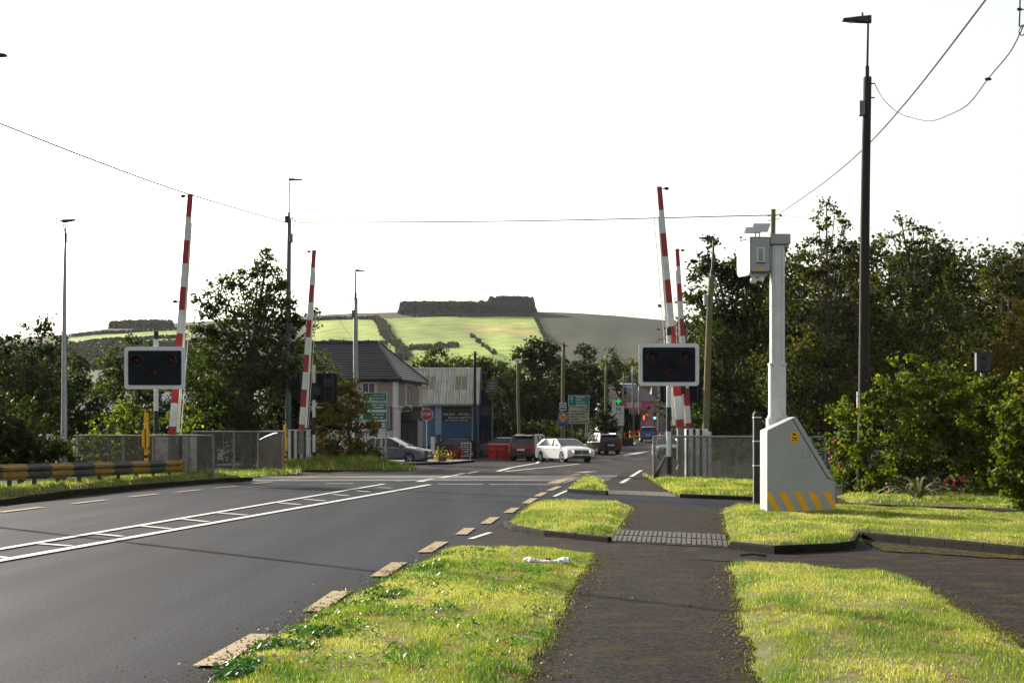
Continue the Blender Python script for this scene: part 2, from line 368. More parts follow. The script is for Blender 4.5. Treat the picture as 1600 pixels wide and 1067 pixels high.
# dropped-kerb brick courses
m_brick = M('brown_paving_brick', (.034, .026, .021), .85, 0, .3, 9, .4, 40)
m_joint = M('dark_joint_sand', (.022, .018, .014), .95)
def bricks(label, a, b, c, dd, n, rows):
    t = thing('brick_paving', label, 'paving'); t['kind'] = 'structure'
    A, B, Cc, D = [Vector(G(*p)) for p in (a, b, c, dd)]
    poly_xy('joint_bed', [A, B, Cc, D], m_joint, .020, t)
    for j in range(rows):
        for i in range(n):
            g = .12
            q = []
            for (u, v) in ((i + g, j + .06), (i + 1 - g, j + .06), (i + 1 - g, j + .94), (i + g, j + .94)):
                u /= n; v /= rows; q.append(D.lerp(Cc, u).lerp(A.lerp(B, u), v))
            h = .032 + random.uniform(-.003, .004)
            MB().prism([(p.x, p.y) for p in q], .021, h, 'z').build('brick', m_brick, t)
bricks('two courses of brown bricks across the footpath beyond the near driveway', (957, 829), (1134, 837), (1138, 857), (948, 847), 24, 2)
bricks('distant thin course of brown bricks across the footpath near the crossing', (945, 766.5), (1045, 770), (1060, 778), (946, 773), 24, 1)
def wob(poly, amp=.22, step=.15):
    out = []; n = len(poly)
    for i in range(n):
        a = Vector(poly[i]); b = Vector(poly[(i + 1) % n]); k = max(1, int((b - a).length / step))
        for j in range(k):
            p = a.lerp(b, j / k); out.append((p.x, p.y + amp * (noise.noise(Vector((p.x * 1.7, p.y * 1.7, 3))) + .8 * noise.noise(Vector((p.x * 6, p.y * 5, 1))))))
    return out
# moss fringes where asphalt meets grass
for n_, L_ in enumerate([[(1430, 925), (1470, 935), (1560, 975), (1700, 1045), (1700, 1060), (1590, 1010), (1540, 990)], [(1310, 775), (1600, 790), (1600, 800), (1500, 794), (1310, 787)], [(1350, 848), (1600, 870), (1600, 876), (1380, 862)]]):
    struct(poly_xy('moss_fringe', wob(Gp(L_)), m_mossy, .019 + .001 * n_))
# ================================================================== grass verges
def in_poly(x, y, poly):
    c = np.zeros(len(x), bool); n = len(poly)
    for i in range(n):
        x0, y0 = poly[i]; x1, y1 = poly[(i + 1) % n]
        k = ((y0 > y) != (y1 > y)); 
        with np.errstate(divide='ignore', invalid='ignore'): t = (x1 - x0) * (y - y0) / (y1 - y0 if y1 != y0 else 1e-9) + x0
        c ^= k & (x < t)
    return c
def edge_dist(x, y, poly):
    d = np.full(len(x), 1e9); n = len(poly)
    for i in range(n):
        ax, ay = poly[i]; bx, by = poly[(i + 1) % n]; L2 = (bx - ax) ** 2 + (by - ay) ** 2 + 1e-9
        t = np.clip(((x - ax) * (bx - ax) + (y - ay) * (by - ay)) / L2, 0, 1)
        d = np.minimum(d, np.hypot(x - ax - t * (bx - ax), y - ay - t * (by - ay)))
    return d
def fbm(x, y, s, seed=0):
    return np.array([noise.fractal(Vector((a * s + seed, b * s, seed * 1.7)), 1.0, 2.0, 3) for a, b in zip(x, y)])
m_blade = leaf_mat('grass_blade', (1, 1, 1), (1.25, 1.28, .55), .5, .45)
m_weed = leaf_mat('weed_leaf', (1, 1, 1), (1.0, 1.5, .5), .4, .4)
def ragged(poly, amp, step=.14, seed=1):
    out = []; n = len(poly)
    for i in range(n):
        a = Vector(poly[i]); b = Vector(poly[(i + 1) % n]); k = max(1, int((b - a).length / step)); u = (b - a).normalized(); q = Vector((-u.y, u.x))
        for j in range(k):
            p = a.lerp(b, j / k); p = p + q * amp * (noise.noise(Vector((p.x * 2.1, p.y * 1.3, seed * 3.3))) * .8 + noise.noise(Vector((p.x * 6.5, p.y * 4.5, seed * 3.3))) * 1.0 + noise.noise(Vector((p.x * 15, p.y * 11, seed * 1.3))) * .7) * (1 if j else .5); out.append((p.x, p.y))
    return out
def verge(label, poly, h, dens, seed, blade=(.035, .006), amp=.06, pale=.5, slope=.3, hfun=None):
    poly = ragged(poly, amp, seed=seed)
    rng = np.random.default_rng(seed)
    xs = np.array([p[0] for p in poly]); ysv = np.array([p[1] for p in poly])
    st = .3
    gx, gy = np.meshgrid(np.arange(xs.min(), xs.max(), st), np.arange(ysv.min(), ysv.max(), st)); gx = gx.ravel() + rng.uniform(-.08, .08, gx.size); gy = gy.ravel() + rng.uniform(-.08, .08, gy.size)
    k = in_poly(gx, gy, poly); gx, gy = gx[k], gy[k]; k = edge_dist(gx, gy, poly) > .09; gx, gy = gx[k], gy[k]
    def height(x, y):
        e = np.clip(edge_dist(x, y, poly) / slope, 0, 1); e = e * e * (3 - 2 * e)
        z = h * (.25 + .75 * e) + .012 * np.sin(x * 3.1 + y * 1.7) * e + .01 * np.sin(y * 2.3 - x * 4.1) * e
        if hfun is not None: z = z + hfun(x, y) * e
        return z
    co = [Vector(p) for p in poly] + [Vector((a, b)) for a, b in zip(gx, gy)]
    nb = len(poly)
    v, e, f, *_ = geometry.delaunay_2d_cdt(co, [], [list(range(nb))], 1, 1e-4)
    vx = np.array([p.x for p in v]); vy = np.array([p.y for p in v]); vz = height(vx, vy)
    # skirt down so the turf has thickness
    mb = MB(); mb.add([(a, b, c) for a, b, c in zip(vx, vy, vz)], [tuple(t) for t in f])
    base = mb.build('grass_verge', m_turf, None, smooth=True)
    base['kind'] = 'structure'; base['label'] = label; base['category'] = 'grass verge'
    area = 0.5 * abs(sum(poly[i][0] * poly[(i + 1) % nb][1] - poly[(i + 1) % nb][0] * poly[i][1] for i in range(nb)))
    bb = (xs.max() - xs.min()) * (ysv.max() - ysv.min())
    N = int(dens * bb)
    x = rng.uniform(xs.min() - .04, xs.max() + .04, N); y = rng.uniform(ysv.min() - .04, ysv.max() + .04, N)
    k = in_poly(x, y, poly); kd = edge_dist(x, y, poly); k |= (kd < .12) & (rng.random(N) < np.exp(-kd / .03) * .6)
    ins = in_poly(x, y, poly)[k]
    x, y = x[k], y[k]; n = len(x)
    z = np.where(ins, height(x, y), .014)
    # cheap patchiness from a coarse noise grid
    def field(s, sd):
        gw = 80; ax = np.linspace(xs.min() - .1, xs.max() + .1, gw); ay = np.linspace(ysv.min() - .1, ysv.max() + .1, gw)
        g = np.array([[noise.fractal(Vector((a * s + sd * 7, b * s * .55, sd)), .9, 2.0, 4) for a in ax] for b in ay])
        ix = np.clip(((x - ax[0]) / (ax[-1] - ax[0]) * (gw - 1)).astype(int), 0, gw - 1); iy = np.clip(((y - ay[0]) / (ay[-1] - ay[0]) * (gw - 1)).astype(int), 0, gw - 1)
        return g[iy, ix]
    f1 = field(1.6, seed + .3); f2 = field(3.5, seed + 5.1); f3 = field(.8, seed + 9.7)
    f1, f2, f3 = [f / (f.std() + 1e-6) * .5 for f in (f1, f2, f3)]
    L = blade[0] * rng.uniform(.5, 1.5, n) * (1 - .5 * np.clip(f1, -1, .8)); W = blade[1] * rng.uniform(.6, 1.3, n)
    bare = f2 > .55; L[bare] *= .45
    th = rng.uniform(0, 2 * math.pi, n); tilt = rng.uniform(.1, .9, n)
    dx, dy = np.cos(th), np.sin(th)
    ph = th + rng.uniform(-.5, .5, n) + math.pi / 2
    V = np.zeros((n, 3, 3))
    V[:, 0] = np.stack([x - np.cos(ph) * W / 2, y - np.sin(ph) * W / 2, z - .004], 1)
    V[:, 1] = np.stack([x + np.cos(ph) * W / 2, y + np.sin(ph) * W / 2, z - .004], 1)
    V[:, 2] = np.stack([x + dx * L * np.sin(tilt), y + dy * L * np.sin(tilt), z + L * np.cos(tilt)], 1)
    g1 = np.array([.16, .22, .022]); g2 = np.array([.34, .34, .075]); g3 = np.array([.07, .16, .022]); br = np.array([.26, .17, .05]); de = np.array([.55, .55, .30])
    t = np.clip(pale + f3 * .9 + rng.normal(0, .22, n), 0, 1)[:, None]; c = g1 * (1 - t) + g2 * t
    t = np.clip((-f1 - .1) * 2.4 + rng.normal(0, .2, n), 0, 1)[:, None] * .8; c = c * (1 - t) + g3 * t
    t = (np.clip((f2 - .32) * 2.4, 0, .9) * (rng.random(n) < .8))[:, None]; c = c * (1 - t) + br * t
    k = rng.random(n) < (.05 + .22 * np.clip(f3 + .3, 0, 1)); c[k] = de
    c *= rng.uniform(.75, 1.2, n)[:, None]
    # moss and thin sprigs creeping out onto the asphalt
    NM = int(dens * bb * .5); mx = rng.uniform(xs.min() - .5, xs.max() + .5, NM); my = rng.uniform(ysv.min() - .5, ysv.max() + .5, NM)
    mo = ~in_poly(mx, my, poly); mx, my = mx[mo], my[mo]; kd = edge_dist(mx, my, poly); mo = rng.random(len(mx)) < np.exp(-kd / .11) * .75; mx, my = mx[mo], my[mo]; m_ = len(mx)
    ph = rng.uniform(0, 6.28, m_); ww = rng.uniform(.006, .018, m_) * (blade[1] / .006) ** .6; hh = rng.uniform(.004, .014, m_); U = np.zeros((m_, 3, 3)); z0 = np.full(m_, .018)
    U[:, 0] = np.stack([mx - np.cos(ph) * ww, my - np.sin(ph) * ww, z0], 1); U[:, 1] = np.stack([mx + np.cos(ph) * ww, my + np.sin(ph) * ww, z0], 1); U[:, 2] = np.stack([mx - np.sin(ph) * ww, my + np.cos(ph) * ww, z0 + hh], 1)
    cm = np.array([[.11, .085, .015], [.075, .055, .018], [.10, .12, .025]])[rng.integers(0, 3, m_)] * rng.uniform(.6, 1.2, m_)[:, None]
    V = np.vstack([V.reshape(-1, 3), U.reshape(-1, 3)]); c = np.vstack([c, cm])
    me = fast_mesh('grass_blades', V, 3, m_blade, np.repeat(c, 3, 0))
    o = bpy.data.objects.new('grass', me); C.objects.link(o); o['kind'] = 'stuff'; o['label'] = 'short dewy grass: ' + label; o['category'] = 'grass'
    return height, poly
vA_poly = [(-2.6, 9.2)] + Gp([(300, 1085), (352, 1067), (372, 1034), (494, 966), (558, 934), (650, 888), (706, 859), (925, 866), (900, 905), (870, 960), (850, 1000), (812, 1067), (800, 1085)]) + [(.02, 9.2)]
hA, pA = verge('sunlit grass strip between the road and the footpath at the bottom centre', vA_poly, .07, 5200, 11, pale=.55)
vB_poly = [(1.62, 9.2)] + Gp([(1192, 1080), (1165, 980), (1145, 882), (1240, 890), (1410, 905), (1470, 940), (1600, 1018), (1720, 1085)]) + [(5.0, 9.2)]
hB, pB = verge('sunlit lawn right of the footpath at the bottom right of the photo', vB_poly, .08, 4000, 12, pale=.6)
verge('small grass island behind the curved mossy kerb between driveways', Gp([(790, 824), (835, 788), (980, 791), (985, 797), (953, 845), (850, 836)]), .11, 1700, 13, (.045, .009), pale=.6)
vD_poly = Gp([(1132, 796), (1325, 796), (1480, 803), (1700, 817), (1800, 888), (1600, 866), (1420, 847), (1347, 840), (1337, 855), (1300, 860), (1210, 864), (1142, 856)])
hD, pD = verge('sunlit grass round the striped grey camera cabinet', vD_poly, .12, 1700, 14, (.04, .009), pale=.6)
verge('farthest small grass island by the yellow dashes at the crossing', Gp([(889, 768), (906, 752), (940, 751.5), (947, 772)]), .14, 500, 15, (.08, .02), pale=.75)
verge('sunlit grass patch in front of the grey crossing fence', Gp([(1005, 742), (1030, 750), (1100, 752), (1190, 757), (1192, 781), (1062, 777), (1040, 764)]), .11, 500, 16, (.08, .02), pale=.75)
verge('grass strip between the left kerb and the striped guardrail', [(-15.5, 14), (-12.15, 39)] + Gp([(120, 771.5), (240, 761), (353, 752.5)]) + [(-9.5, 60), (-12.3, 62), (-14.4, 42), (-18, 14)], .16, 420, 17, (.09, .022), pale=.6, hfun=lambda x, y: .10 * np.ones_like(x))
verge('rough grass bank below the autumn bush left of the stop sign', [pY(410, 78), pY(640, 77), pY(650, 80), pY(600, 86), pY(500, 88), pY(400, 84)], .12, 260, 18, (.22, .03), pale=.25, hfun=lambda x, y: .35 * np.ones_like(x), slope=2.0)
verge('mossy rough grass under the right-hand shrubs behind the cabinet', Gp([(1310, 778), (1340, 772), (1420, 772), (1620, 776), (1800, 782), (1800, 800), (1500, 793), (1330, 787)]), .08, 500, 19, (.06, .02), pale=.35)
verge('thin grass fringe at the foot of the left crossing fences', [pY(300, 64), pY(360, 61), pY(460, 70), pY(470, 73), pY(420, 73), pY(300, 68)], .1, 220, 20, (.14, .03), pale=.4)

# broad-leaved weeds: dark rosettes where the near verge meets the road
def leaf_quads(pos, size, rng, flat=.0, ratio=.55, up=None, fold=.15):
    n = len(pos); th = rng.uniform(0, 2 * math.pi, n); el = np.arcsin(rng.uniform(-1, 1, n)) * (1 - flat)
    a = np.stack([np.cos(th) * np.cos(el), np.sin(th) * np.cos(el), np.sin(el)], 1)
    r = rng.normal(0, 1, (n, 3)); r[:, 2] *= (1 - flat); b = np.cross(a, r); b /= np.linalg.norm(b, axis=1)[:, None] + 1e-9
    if flat > .3: b[:, 2] *= .3
    s = size[:, None]
    V = np.stack([pos - a * s * .5, pos + b * s * ratio * .5, pos + a * s * .5, pos - b * s * ratio * .5], 1)
    return V.reshape(-1, 3)
rng = np.random.default_rng(5)
pts, szs, cs = [], [], []
road_edge = [(362, 1056), (368, 1044), (425, 1014), (470, 990), (505, 968), (545, 950), (580, 928), (625, 908), (665, 888), (700, 872), (730, 862)]
for k, (a, b) in enumerate(road_edge):
    for j in range(6 if k < 4 else 5):
        x0, y0 = G(a + rng.uniform(10, 45), b + rng.uniform(-1, 14)); nn = int(rng.uniform(80, 170)); rr = rng.uniform(.12, .30)
        for q in range(nn):
            t = rng.uniform(0, 2 * math.pi); r0 = rr * math.sqrt(rng.random()); pts.append((x0 + math.cos(t) * r0, y0 + math.sin(t) * r0 * 1.2, .04 + rng.random() * .075 * (1 - r0 / rr * .5))); szs.append(rng.uniform(.03, .075)); g = rng.uniform(.5, 1.2); cs.append((.032 * g, .095 * g, .018 * g))
for k in range(120):
    x0 = rng.uniform(-1.8, .4); y0 = rng.uniform(11, 22)
    if not in_poly(np.array([x0]), np.array([y0]), pA)[0]: continue
    for q in range(int(rng.uniform(10, 45))):
        t = rng.uniform(0, 2 * math.pi); r0 = .14 * math.sqrt(rng.random()); pts.append((x0 + math.cos(t) * r0, y0 + math.sin(t) * r0 * 1.5, .08 + rng.random() * .05)); szs.append(rng.uniform(.025, .06)); g = rng.uniform(.7, 1.4); cs.append((.05 * g, .13 * g, .022 * g))
V = leaf_quads(np.array(pts), np.array(szs), rng, .35, .5)
o = bpy.data.objects.new('weeds', fast_mesh('weed_leaves', V, 4, m_weed, np.repeat(np.array(cs), 4, 0))); C.objects.link(o); o['kind'] = 'stuff'
o['label'] = 'dark green broad-leaved weeds spilling from the near verge onto the road edge'; o['category'] = 'weeds'
mb = MB()
for a, b in [(430, 1058), (424, 1050), (383, 1034), (404, 1053), (332, 1064)]:
    x0, y0 = G(a, b); mb.sphere((x0 + .02, y0, .12), .017, 7, 5)
o = mb.build('clover_flowers', M('clover_pink', (.5, .32, .42), .7)); o['kind'] = 'stuff'; o['label'] = 'small pale pink clover heads among the weeds'; o['category'] = 'flowers'
# fallen twig and crumpled litter
x0, y0 = G(1178, 871)
tag(MB().tube([Vector((x0 - .18, y0, .03)), Vector((x0 - .02, y0 - .03, .05)), Vector((x0 + .16, y0 - .05, .03))], .014).build('twig', m_wood), 'small dark twig lying on the driveway below the cabinet grass', 'twig')
bm = bmesh.new(); L0 = Vector((*G(818, 887), .10)); L1 = Vector((*G(888, 888), .10)); mb = MB(); rings = []
for i in range(25):
    t = i / 24; c = L0.lerp(L1, t); c.z = .11 + .005 * math.sin(t * 9); c.y += -.06 * math.sin(t * math.pi)
    wdt = .035 + .02 * abs(math.sin(t * 8.5)) + (.035 if t > .78 or t < .2 else 0); ring = []
    for j in range(12):
        a = 2 * math.pi * j / 12; rr = wdt * (1 + .5 * noise.noise(Vector((t * 14, j * 1.3, 2))))
        ring.append((c.x + .02 * noise.noise(Vector((j, t * 9, 0))), c.y + math.cos(a) * rr * 1.2, c.z - .02 + math.sin(a) * rr * .5))
    rings.append(ring)
li = MB().loft(rings).build('plastic_wrapper', M('white_plastic_film', (.8, .8, .82), .35, 0, .05, 9, .3, 30), None)
tag(li, 'crumpled white plastic wrapper lying across the near grass verge', 'litter')
for t in (.52, .58):
    c = L0.lerp(L1, t); MB().sphere((c.x, c.y - .11, .125), .02, 6, 4, (1, .5, .8)).build('red_print', M('red_print', '#b0303c', .5), li)
# ================================================================== crossing equipment
def rrect(x0, x1, z0, z1, r, n=4):
    out = []
    for cx, cz, a0 in ((x1 - r, z1 - r, 0), (x0 + r, z1 - r, 90), (x0 + r, z0 + r, 180), (x1 - r, z0 + r, 270)):
        for i in range(n + 1): a = R(a0 + 90 * i / n); out.append((cx + r * math.cos(a), cz + r * math.sin(a)))
    return out
m_panel = M('signal_backboard_black', (.010, .013, .020), .8, 0, .1, 3, spec=.1)
m_border = M('signal_border_white', (.66, .68, .71), .5, 0, .08, 4)
m_redlens = M('unlit_red_lens', (.036, .002, .004), .4, 0, .2, 6, spec=.2)
m_hood = M('lamp_hood_black', (.012, .013, .016), .7)
def banded_post(t, x, w, z0, z1, bands, y=0):
    """bands: (z_top, colour) downward"""
    tops = [b[0] for b in bands] + [z0]
    for i, b in enumerate(bands):
        mb = MB().cyl((x, y, tops[i + 1]), (x, y, tops[i]), w / 2, n=12)
        mb.build('post_band', {'w': m_white, 'b': m_black, 'd': m_dirtywhite}[b[1]], t)
def signal(label, Y, x0, x1, y0, y1, post_px, post_top, base_py, bands, back=False, group='crossing signals'):
    X = X_(post_px, Y); gy = 0
    t = thing('crossing_signal', label, 'crossing signal', (X, Y, 0), 0, group)
    L = X_(x0, Y) - X; Rr = X_(x1, Y) - X; B = Z_(y1, Y); T = Z_(y0, Y)
    banded_post(t, 0, .17 if not back else .15, 0, Z_(post_top, Y), [(Z_(p, Y), c) for p, c in bands])
    MB().cyl((0, 0, 0), (0, 0, .25), .2, .1, 10).build('base_flange', m_rail, t)
    s = -1 if not back else 1
    yb = -.16 if not back else .16
    bw = (Rr - L) * .065
    outer = MB().prism(rrect(L, Rr, B, T, .12), yb - .02, yb + .02).build('border' if not back else 'rear_plate', m_border if not back else m_panel, t)
    if not back:
        MB().prism(rrect(L + bw, Rr - bw, B + bw, T - bw, .06), yb - .045, yb - .022).build('backboard', m_panel, t)
        cx = (L + Rr) / 2; W = Rr - L; H = T - B; r = .205
        for fx, fz in ((-.275, .165), (.275, .165), (0, -.12)):
            c = (cx + fx * W, yb - .05, (B + T) / 2 + fz * H)
            ln = MB().cyl((c[0], yb - .046, c[2]), (c[0], yb - .09, c[2]), r, n=20).build('lamp_housing', m_hood, t)
            MB().sphere((c[0], yb - .085, c[2]), r * .8, 14, 8, (1, .3, 1)).build('red_lens', m_redlens, ln, smooth=True)
            hv = []; n = 14
            for k, (yy, rr) in enumerate(((yb - .05, r * 1.08), (yb - .34, r * 1.04))):
                hv.append([(c[0] + math.cos(R(-15 + 210 * i / n)) * rr, yy, c[2] + math.sin(R(-15 + 210 * i / n)) * rr) for i in range(n + 1)])
            mb = MB(); vs = hv[0] + hv[1]; mb.add(vs, [(i, i + 1, n + 2 + i, n + 1 + i) for i in range(n)]); mb.build('hood', m_hood, ln)
        for z in (B + .25, T - .25): box(-.3, .3, yb + .02, -.07, z - .03, z + .03).build('bracket', m_rail, t)
    else:
        for i in range(5):
            x = L + (Rr - L) * (i + .5) / 5; box(x - .02, x + .02, yb - .07, yb - .021, B + .06, T - .06).build('stiffener', M('rear_rib', (.03, .03, .034), .6), t)
        for fx, fz in ((-.275, .165), (.275, .165), (0, -.12)):
            c = ((L + Rr) / 2 + fx * (Rr - L), (B + T) / 2 + fz * (T - B)); box(c[0] - .2, c[0] + .2, yb - .25, yb - .075, c[1] - .2, c[1] + .2).build('lamp_case', m_hood, t)
    return t
signal('white-bordered flashing-light board with three dark red lamps, left of the road near the guardrail', 60, 196, 291, 542, 608, 244, 518, 750, [(518, 'b'), (530, 'w'), (642, 'b'), (678, 'w'), (722, 'b')])
signal('white-bordered flashing-light board with three dark red lamps, right of the road by the grey fence', 60, 997.5, 1091.5, 537, 603, 1045, 512, 750, [(512, 'b'), (524, 'w'), (636, 'b'), (674, 'w'), (713, 'b')])
signal('black back of a flashing-light board on a banded post beside the striped cabinet', 81, 463, 526, 583, 628, 490.5, 570, 733, [(570, 'w'), (598, 'b'), (625, 'w'), (652, 'b'), (679, 'w'), (706, 'b')], True, 'crossing signals')
signal('black signal back mostly hidden behind the right-hand flashing-light board', 80, 1032, 1097, 578, 628, 1062, 570, 733, [(570, 'w'), (600, 'b'), (640, 'w'), (700, 'b')], True, 'crossing signals')
# foot of the right post flares on a black stay
def boom(label, Y, top, bot, w0, w1, n_band, skirt_side, flags, cab):
    T = P3(*top, Y); B = P3(*bot, Y); t = thing('barrier_boom', label, 'barrier', (B.x, Y, 0), 0, 'raised level-crossing barriers')
    a = Vector((T.x - B.x, 0, T.z)); b = Vector((0, 0, B.z)); d = a - b; u = d.normalized(); s = Vector((u.z, 0, -u.x))
    step = n_band * Y / F / u.z; pos = 0; i = 0
    while pos < d.length:
        e = min(d.length, pos + step); p = a - u * pos; q = a - u * e; wa = w0 + (w1 - w0) * pos / d.length; wb = w0 + (w1 - w0) * e / d.length
        rings = [[p + s * wa / 2 + Vector((0, -.05, 0)), p + s * wa / 2 + Vector((0, .05, 0)), p - s * wa / 2 + Vector((0, .05, 0)), p - s * wa / 2 + Vector((0, -.05, 0))],
                 [q + s * wb / 2 + Vector((0, -.05, 0)), q + s * wb / 2 + Vector((0, .05, 0)), q - s * wb / 2 + Vector((0, .05, 0)), q - s * wb / 2 + Vector((0, -.05, 0))]]
        MB().loft(rings).build('boom_band', m_red if i % 2 == 0 else m_white, t); pos = e; i += 1
    # folded skirt: thin white strip and hanging rods along one edge
    k = skirt_side
    o0 = a - u * (d.length * .12) + s * k * (w0 / 2 + .05); o1 = b + u * .1 + s * k * (w1 / 2 + .13); q1 = b + u * .1 + s * k * (w1 / 2 + .02)
    q0 = o0 - s * k * .045
    MB().loft([[q0 + Vector((0, -.015, 0)), q0 + Vector((0, .015, 0)), o0 + Vector((0, .015, 0)), o0 + Vector((0, -.015, 0))], [q1 + Vector((0, -.015, 0)), q1 + Vector((0, .015, 0)), o1 + Vector((0, .015, 0)), o1 + Vector((0, -.015, 0))]]).build('folded_skirt', M('skirt_aluminium', (.75, .72, .6), .4, .1, .1, 10), t)
    r0 = o0 + s * k * .13 + Vector((0, .12, 0)); r1 = o1 + s * k * .04 + Vector((0, .12, 0))
    MB().cyl(r1, r0, .02, .014, 6).build('skirt_rod', m_dirtywhite, t)
    for j in range(11):
        p = r0.lerp(r1, (j + .5) / 11); MB().cyl(p, p - s * k * .16, .008, n=4).build('skirt_link', m_rail, t)
    for f in flags:
        p = a - u * (d.length * f) - s * k * (w0 / 2); 
        l = MB().cyl(p, p - s * k * .1, .02, n=6).build('lamp_bracket', m_black, t); MB().sphere(p - s * k * .17, .075, 8, 6, (1.3, .9, .8)).build('boom_lamp', m_redlens if f < .3 else m_black, l)
    # pivot arm down into cabinet
    MB().cyl(b + Vector((0, 0, .02)), Vector((b.x * .3, 0, .75)), .13, .15, 8).build('pivot_arm', m_rail, t)
    if cab:
        cx0, cx1, ct, cb, striped = cab
        x0 = X_(cx0, Y) - B.x; x1 = X_(cx1, Y) - B.x; zt = Z_(ct, Y)
        cbn = box(x0, x1, .22, .95, .02, zt).build('machine_cabinet', m_dirtywhite, t, bevel=.02)
        box(x0 - .03, x1 + .03, .19, .98, zt, zt + .04).build('cabinet_lid', m_white, t)
        if striped:
            n = 7
            for j in range(n):
                if j % 2 == striped - 1: continue
                a_ = x0 + (x1 - x0) * j / n; b_ = x0 + (x1 - x0) * (j + 1) / n; box(a_ + .004, b_ - .004, .20, .217, .05, zt - .02).build('black_stripe', m_black, t)
        else:
            for j in (.36, .62): box(x0 + (x1 - x0) * j, x0 + (x1 - x0) * (j + .1), .19, .217, .05, zt - .03).build('door_recess', m_black, t)
            box(x0 + (x1 - x0) * .45, x0 + (x1 - x0) * .6, .14, .20, .35, zt - .35).build('drive_unit', m_rail, t)
    return t
boom('tall raised red and white barrier boom beside the left flashing-light board', 60.6, (297.5, 303), (269, 679), .18, .25, 36.3, 1, [.012, .45], (240, 300, 680, 722, 0))
boom('tall raised red and white barrier boom behind the right flashing-light board', 60.6, (1030, 292), (1063, 668), .18, .28, 36.3, -1, [.01], None)
boom('shorter-looking raised barrier boom rising from the striped cabinet left of the road', 80, (491, 391), (471, 671), .19, .26, 27.2, 1, [.01, .48], (449, 482, 672, 730, 1))
boom('shorter-looking raised barrier boom right of the tall right-hand one', 80, (1058, 389), (1076, 669), .18, .26, 27.2, -1, [.01], None)
# right machine cabinet with vertical stripes seen through the fence
t = thing('barrier_machine', 'black and white striped barrier machine cabinet behind the right-hand fence', 'cabinet', (X_(1088, 62.5), 62.5, 0))
Yc = 62.5; zt = Z_(670, Yc); hw = .41
box(-hw, hw, -.28, .4, .02, zt).build('cabinet_body', m_white, t, bevel=.015)
for j in (0, 2, 4): box(-hw + j * .125, -hw + j * .125 + .1, -.30, -.283, .03, zt - .01).build('black_stripe', m_black, t)
box(hw + .02, hw + .14, -.1, .2, .02, zt - .1).build('side_duct', m_white, t)
# stay behind the right post
tag(MB().prism([(-.62, .02), (-.45, .02), (.02, 1.0), (.02, 1.2)], -.06, .06).build('post_stay', m_black), 'slanting black metal stay at the foot of the right signal post', 'stay').location = (X_(1045, 60.4), 60.45, 0)

# ------------------------------------------------------------------ mesh panel fences
def mesh_mat(name, c, alpha):
    m = M(name, c, .7, .1, .3, 4, c2=tuple(x * .45 for x in col(c))); nt = m.node_tree
    b = nt.nodes['Principled BSDF']; tc = nt.nodes['Texture Coordinate']
    # woven wire: the holes are far smaller than a pixel here, so the sheet is part see-through
    vo = nt.nodes.new('ShaderNodeTexNoise'); vo.inputs['Scale'].default_value = 3; nt.links.new(tc.outputs['Object'], vo.inputs['Vector'])
    mr = nt.nodes.new('ShaderNodeMapRange'); mr.inputs['From Min'].default_value = .3; mr.inputs['From Max'].default_value = .7
    mr.inputs['To Min'].default_value = alpha - .1; mr.inputs['To Max'].default_value = min(1, alpha + .1)
    nt.links.new(vo.outputs['Fac'], mr.inputs['Value']); nt.links.new(mr.outputs[0], b.inputs['Alpha']); return m
m_mesh = mesh_mat('fine_wire_mesh_grey', '#85817b', .42)
m_mesh2 = mesh_mat('fine_wire_mesh_dark', '#6a645e', .40)
def fence(label, pts, zt, mesh=m_mesh, rail=m_rail, post_w=.05, posts=None, toprail=True, gap=.12, bottom=True):
    """pts: list of (px, Y); one panel per span"""
    P = [Vector((X_(a, Y), Y, 0)) for a, Y in pts]; t = thing('mesh_fence', label, 'fence', tuple(P[0]))
    for i, p in enumerate(P):
        q = p - P[0]
        if posts is None or i in posts:
            MB().cyl((q.x, q.y, 0), (q.x, q.y, zt + .02), post_w, n=8).build('post', rail, t)
    for a, b in zip(P[:-1], P[1:]):
        a = a - P[0]; b = b - P[0]; u = (b - a).normalized(); n_ = Vector((-u.y, u.x, 0)) * .008
        a2 = a + u * .06; b2 = b - u * .06
        MB().loft([[a2 - n_ + Vector((0, 0, gap)), a2 + n_ + Vector((0, 0, gap)), a2 + n_ + Vector((0, 0, zt - .06)), a2 - n_ + Vector((0, 0, zt - .06))],
                   [b2 - n_ + Vector((0, 0, gap)), b2 + n_ + Vector((0, 0, gap)), b2 + n_ + Vector((0, 0, zt - .06)), b2 - n_ + Vector((0, 0, zt - .06))]]).build('mesh_panel', mesh, t)
        if toprail: MB().cyl(a + Vector((0, 0, zt)), b + Vector((0, 0, zt)), .045, n=8).build('top_rail', rail, t)
        if bottom: MB().cyl(a2 + Vector((0, 0, gap)), b2 + Vector((0, 0, gap)), .025, n=6).build('bottom_rail', rail, t)
        L = (b - a).length; k = int(L / .55)
        for j in range(1, k):
            p = a + (b - a) * j / k; MB().cyl((p.x, p.y, gap), (p.x, p.y, zt - .05), .012, n=5).build('upright', rail, t)
    return t
fence('grey mesh fence with lichen-spotted posts in front of the right barrier machine', [(1022, 60.5), (1104, 59.3), (1178, 57.8)], 1.60, m_mesh, M('lichened_steel', '#7a7c78', .8, .1, .6, 22))
fence('grey mesh fence stub between the black bollard and the cabinet', [(1178, 57.8), (1200, 56.5), (1215, 56)], 1.6, m_mesh2)
fence('low grey mesh fence in front of the left near barrier machine', [(122, 60.2), (193, 59.6), (240, 59.2), (294, 58.8), (333, 58.4)], Z_(681, 59), m_mesh2, posts=[0, 1, 2, 3, 4])
fence('dark mesh fence running from the left barrier to the leaning board fence', [(300, 72), (366, 71), (404, 71), (443, 70)], Z_(674.5, 71), m_mesh2)
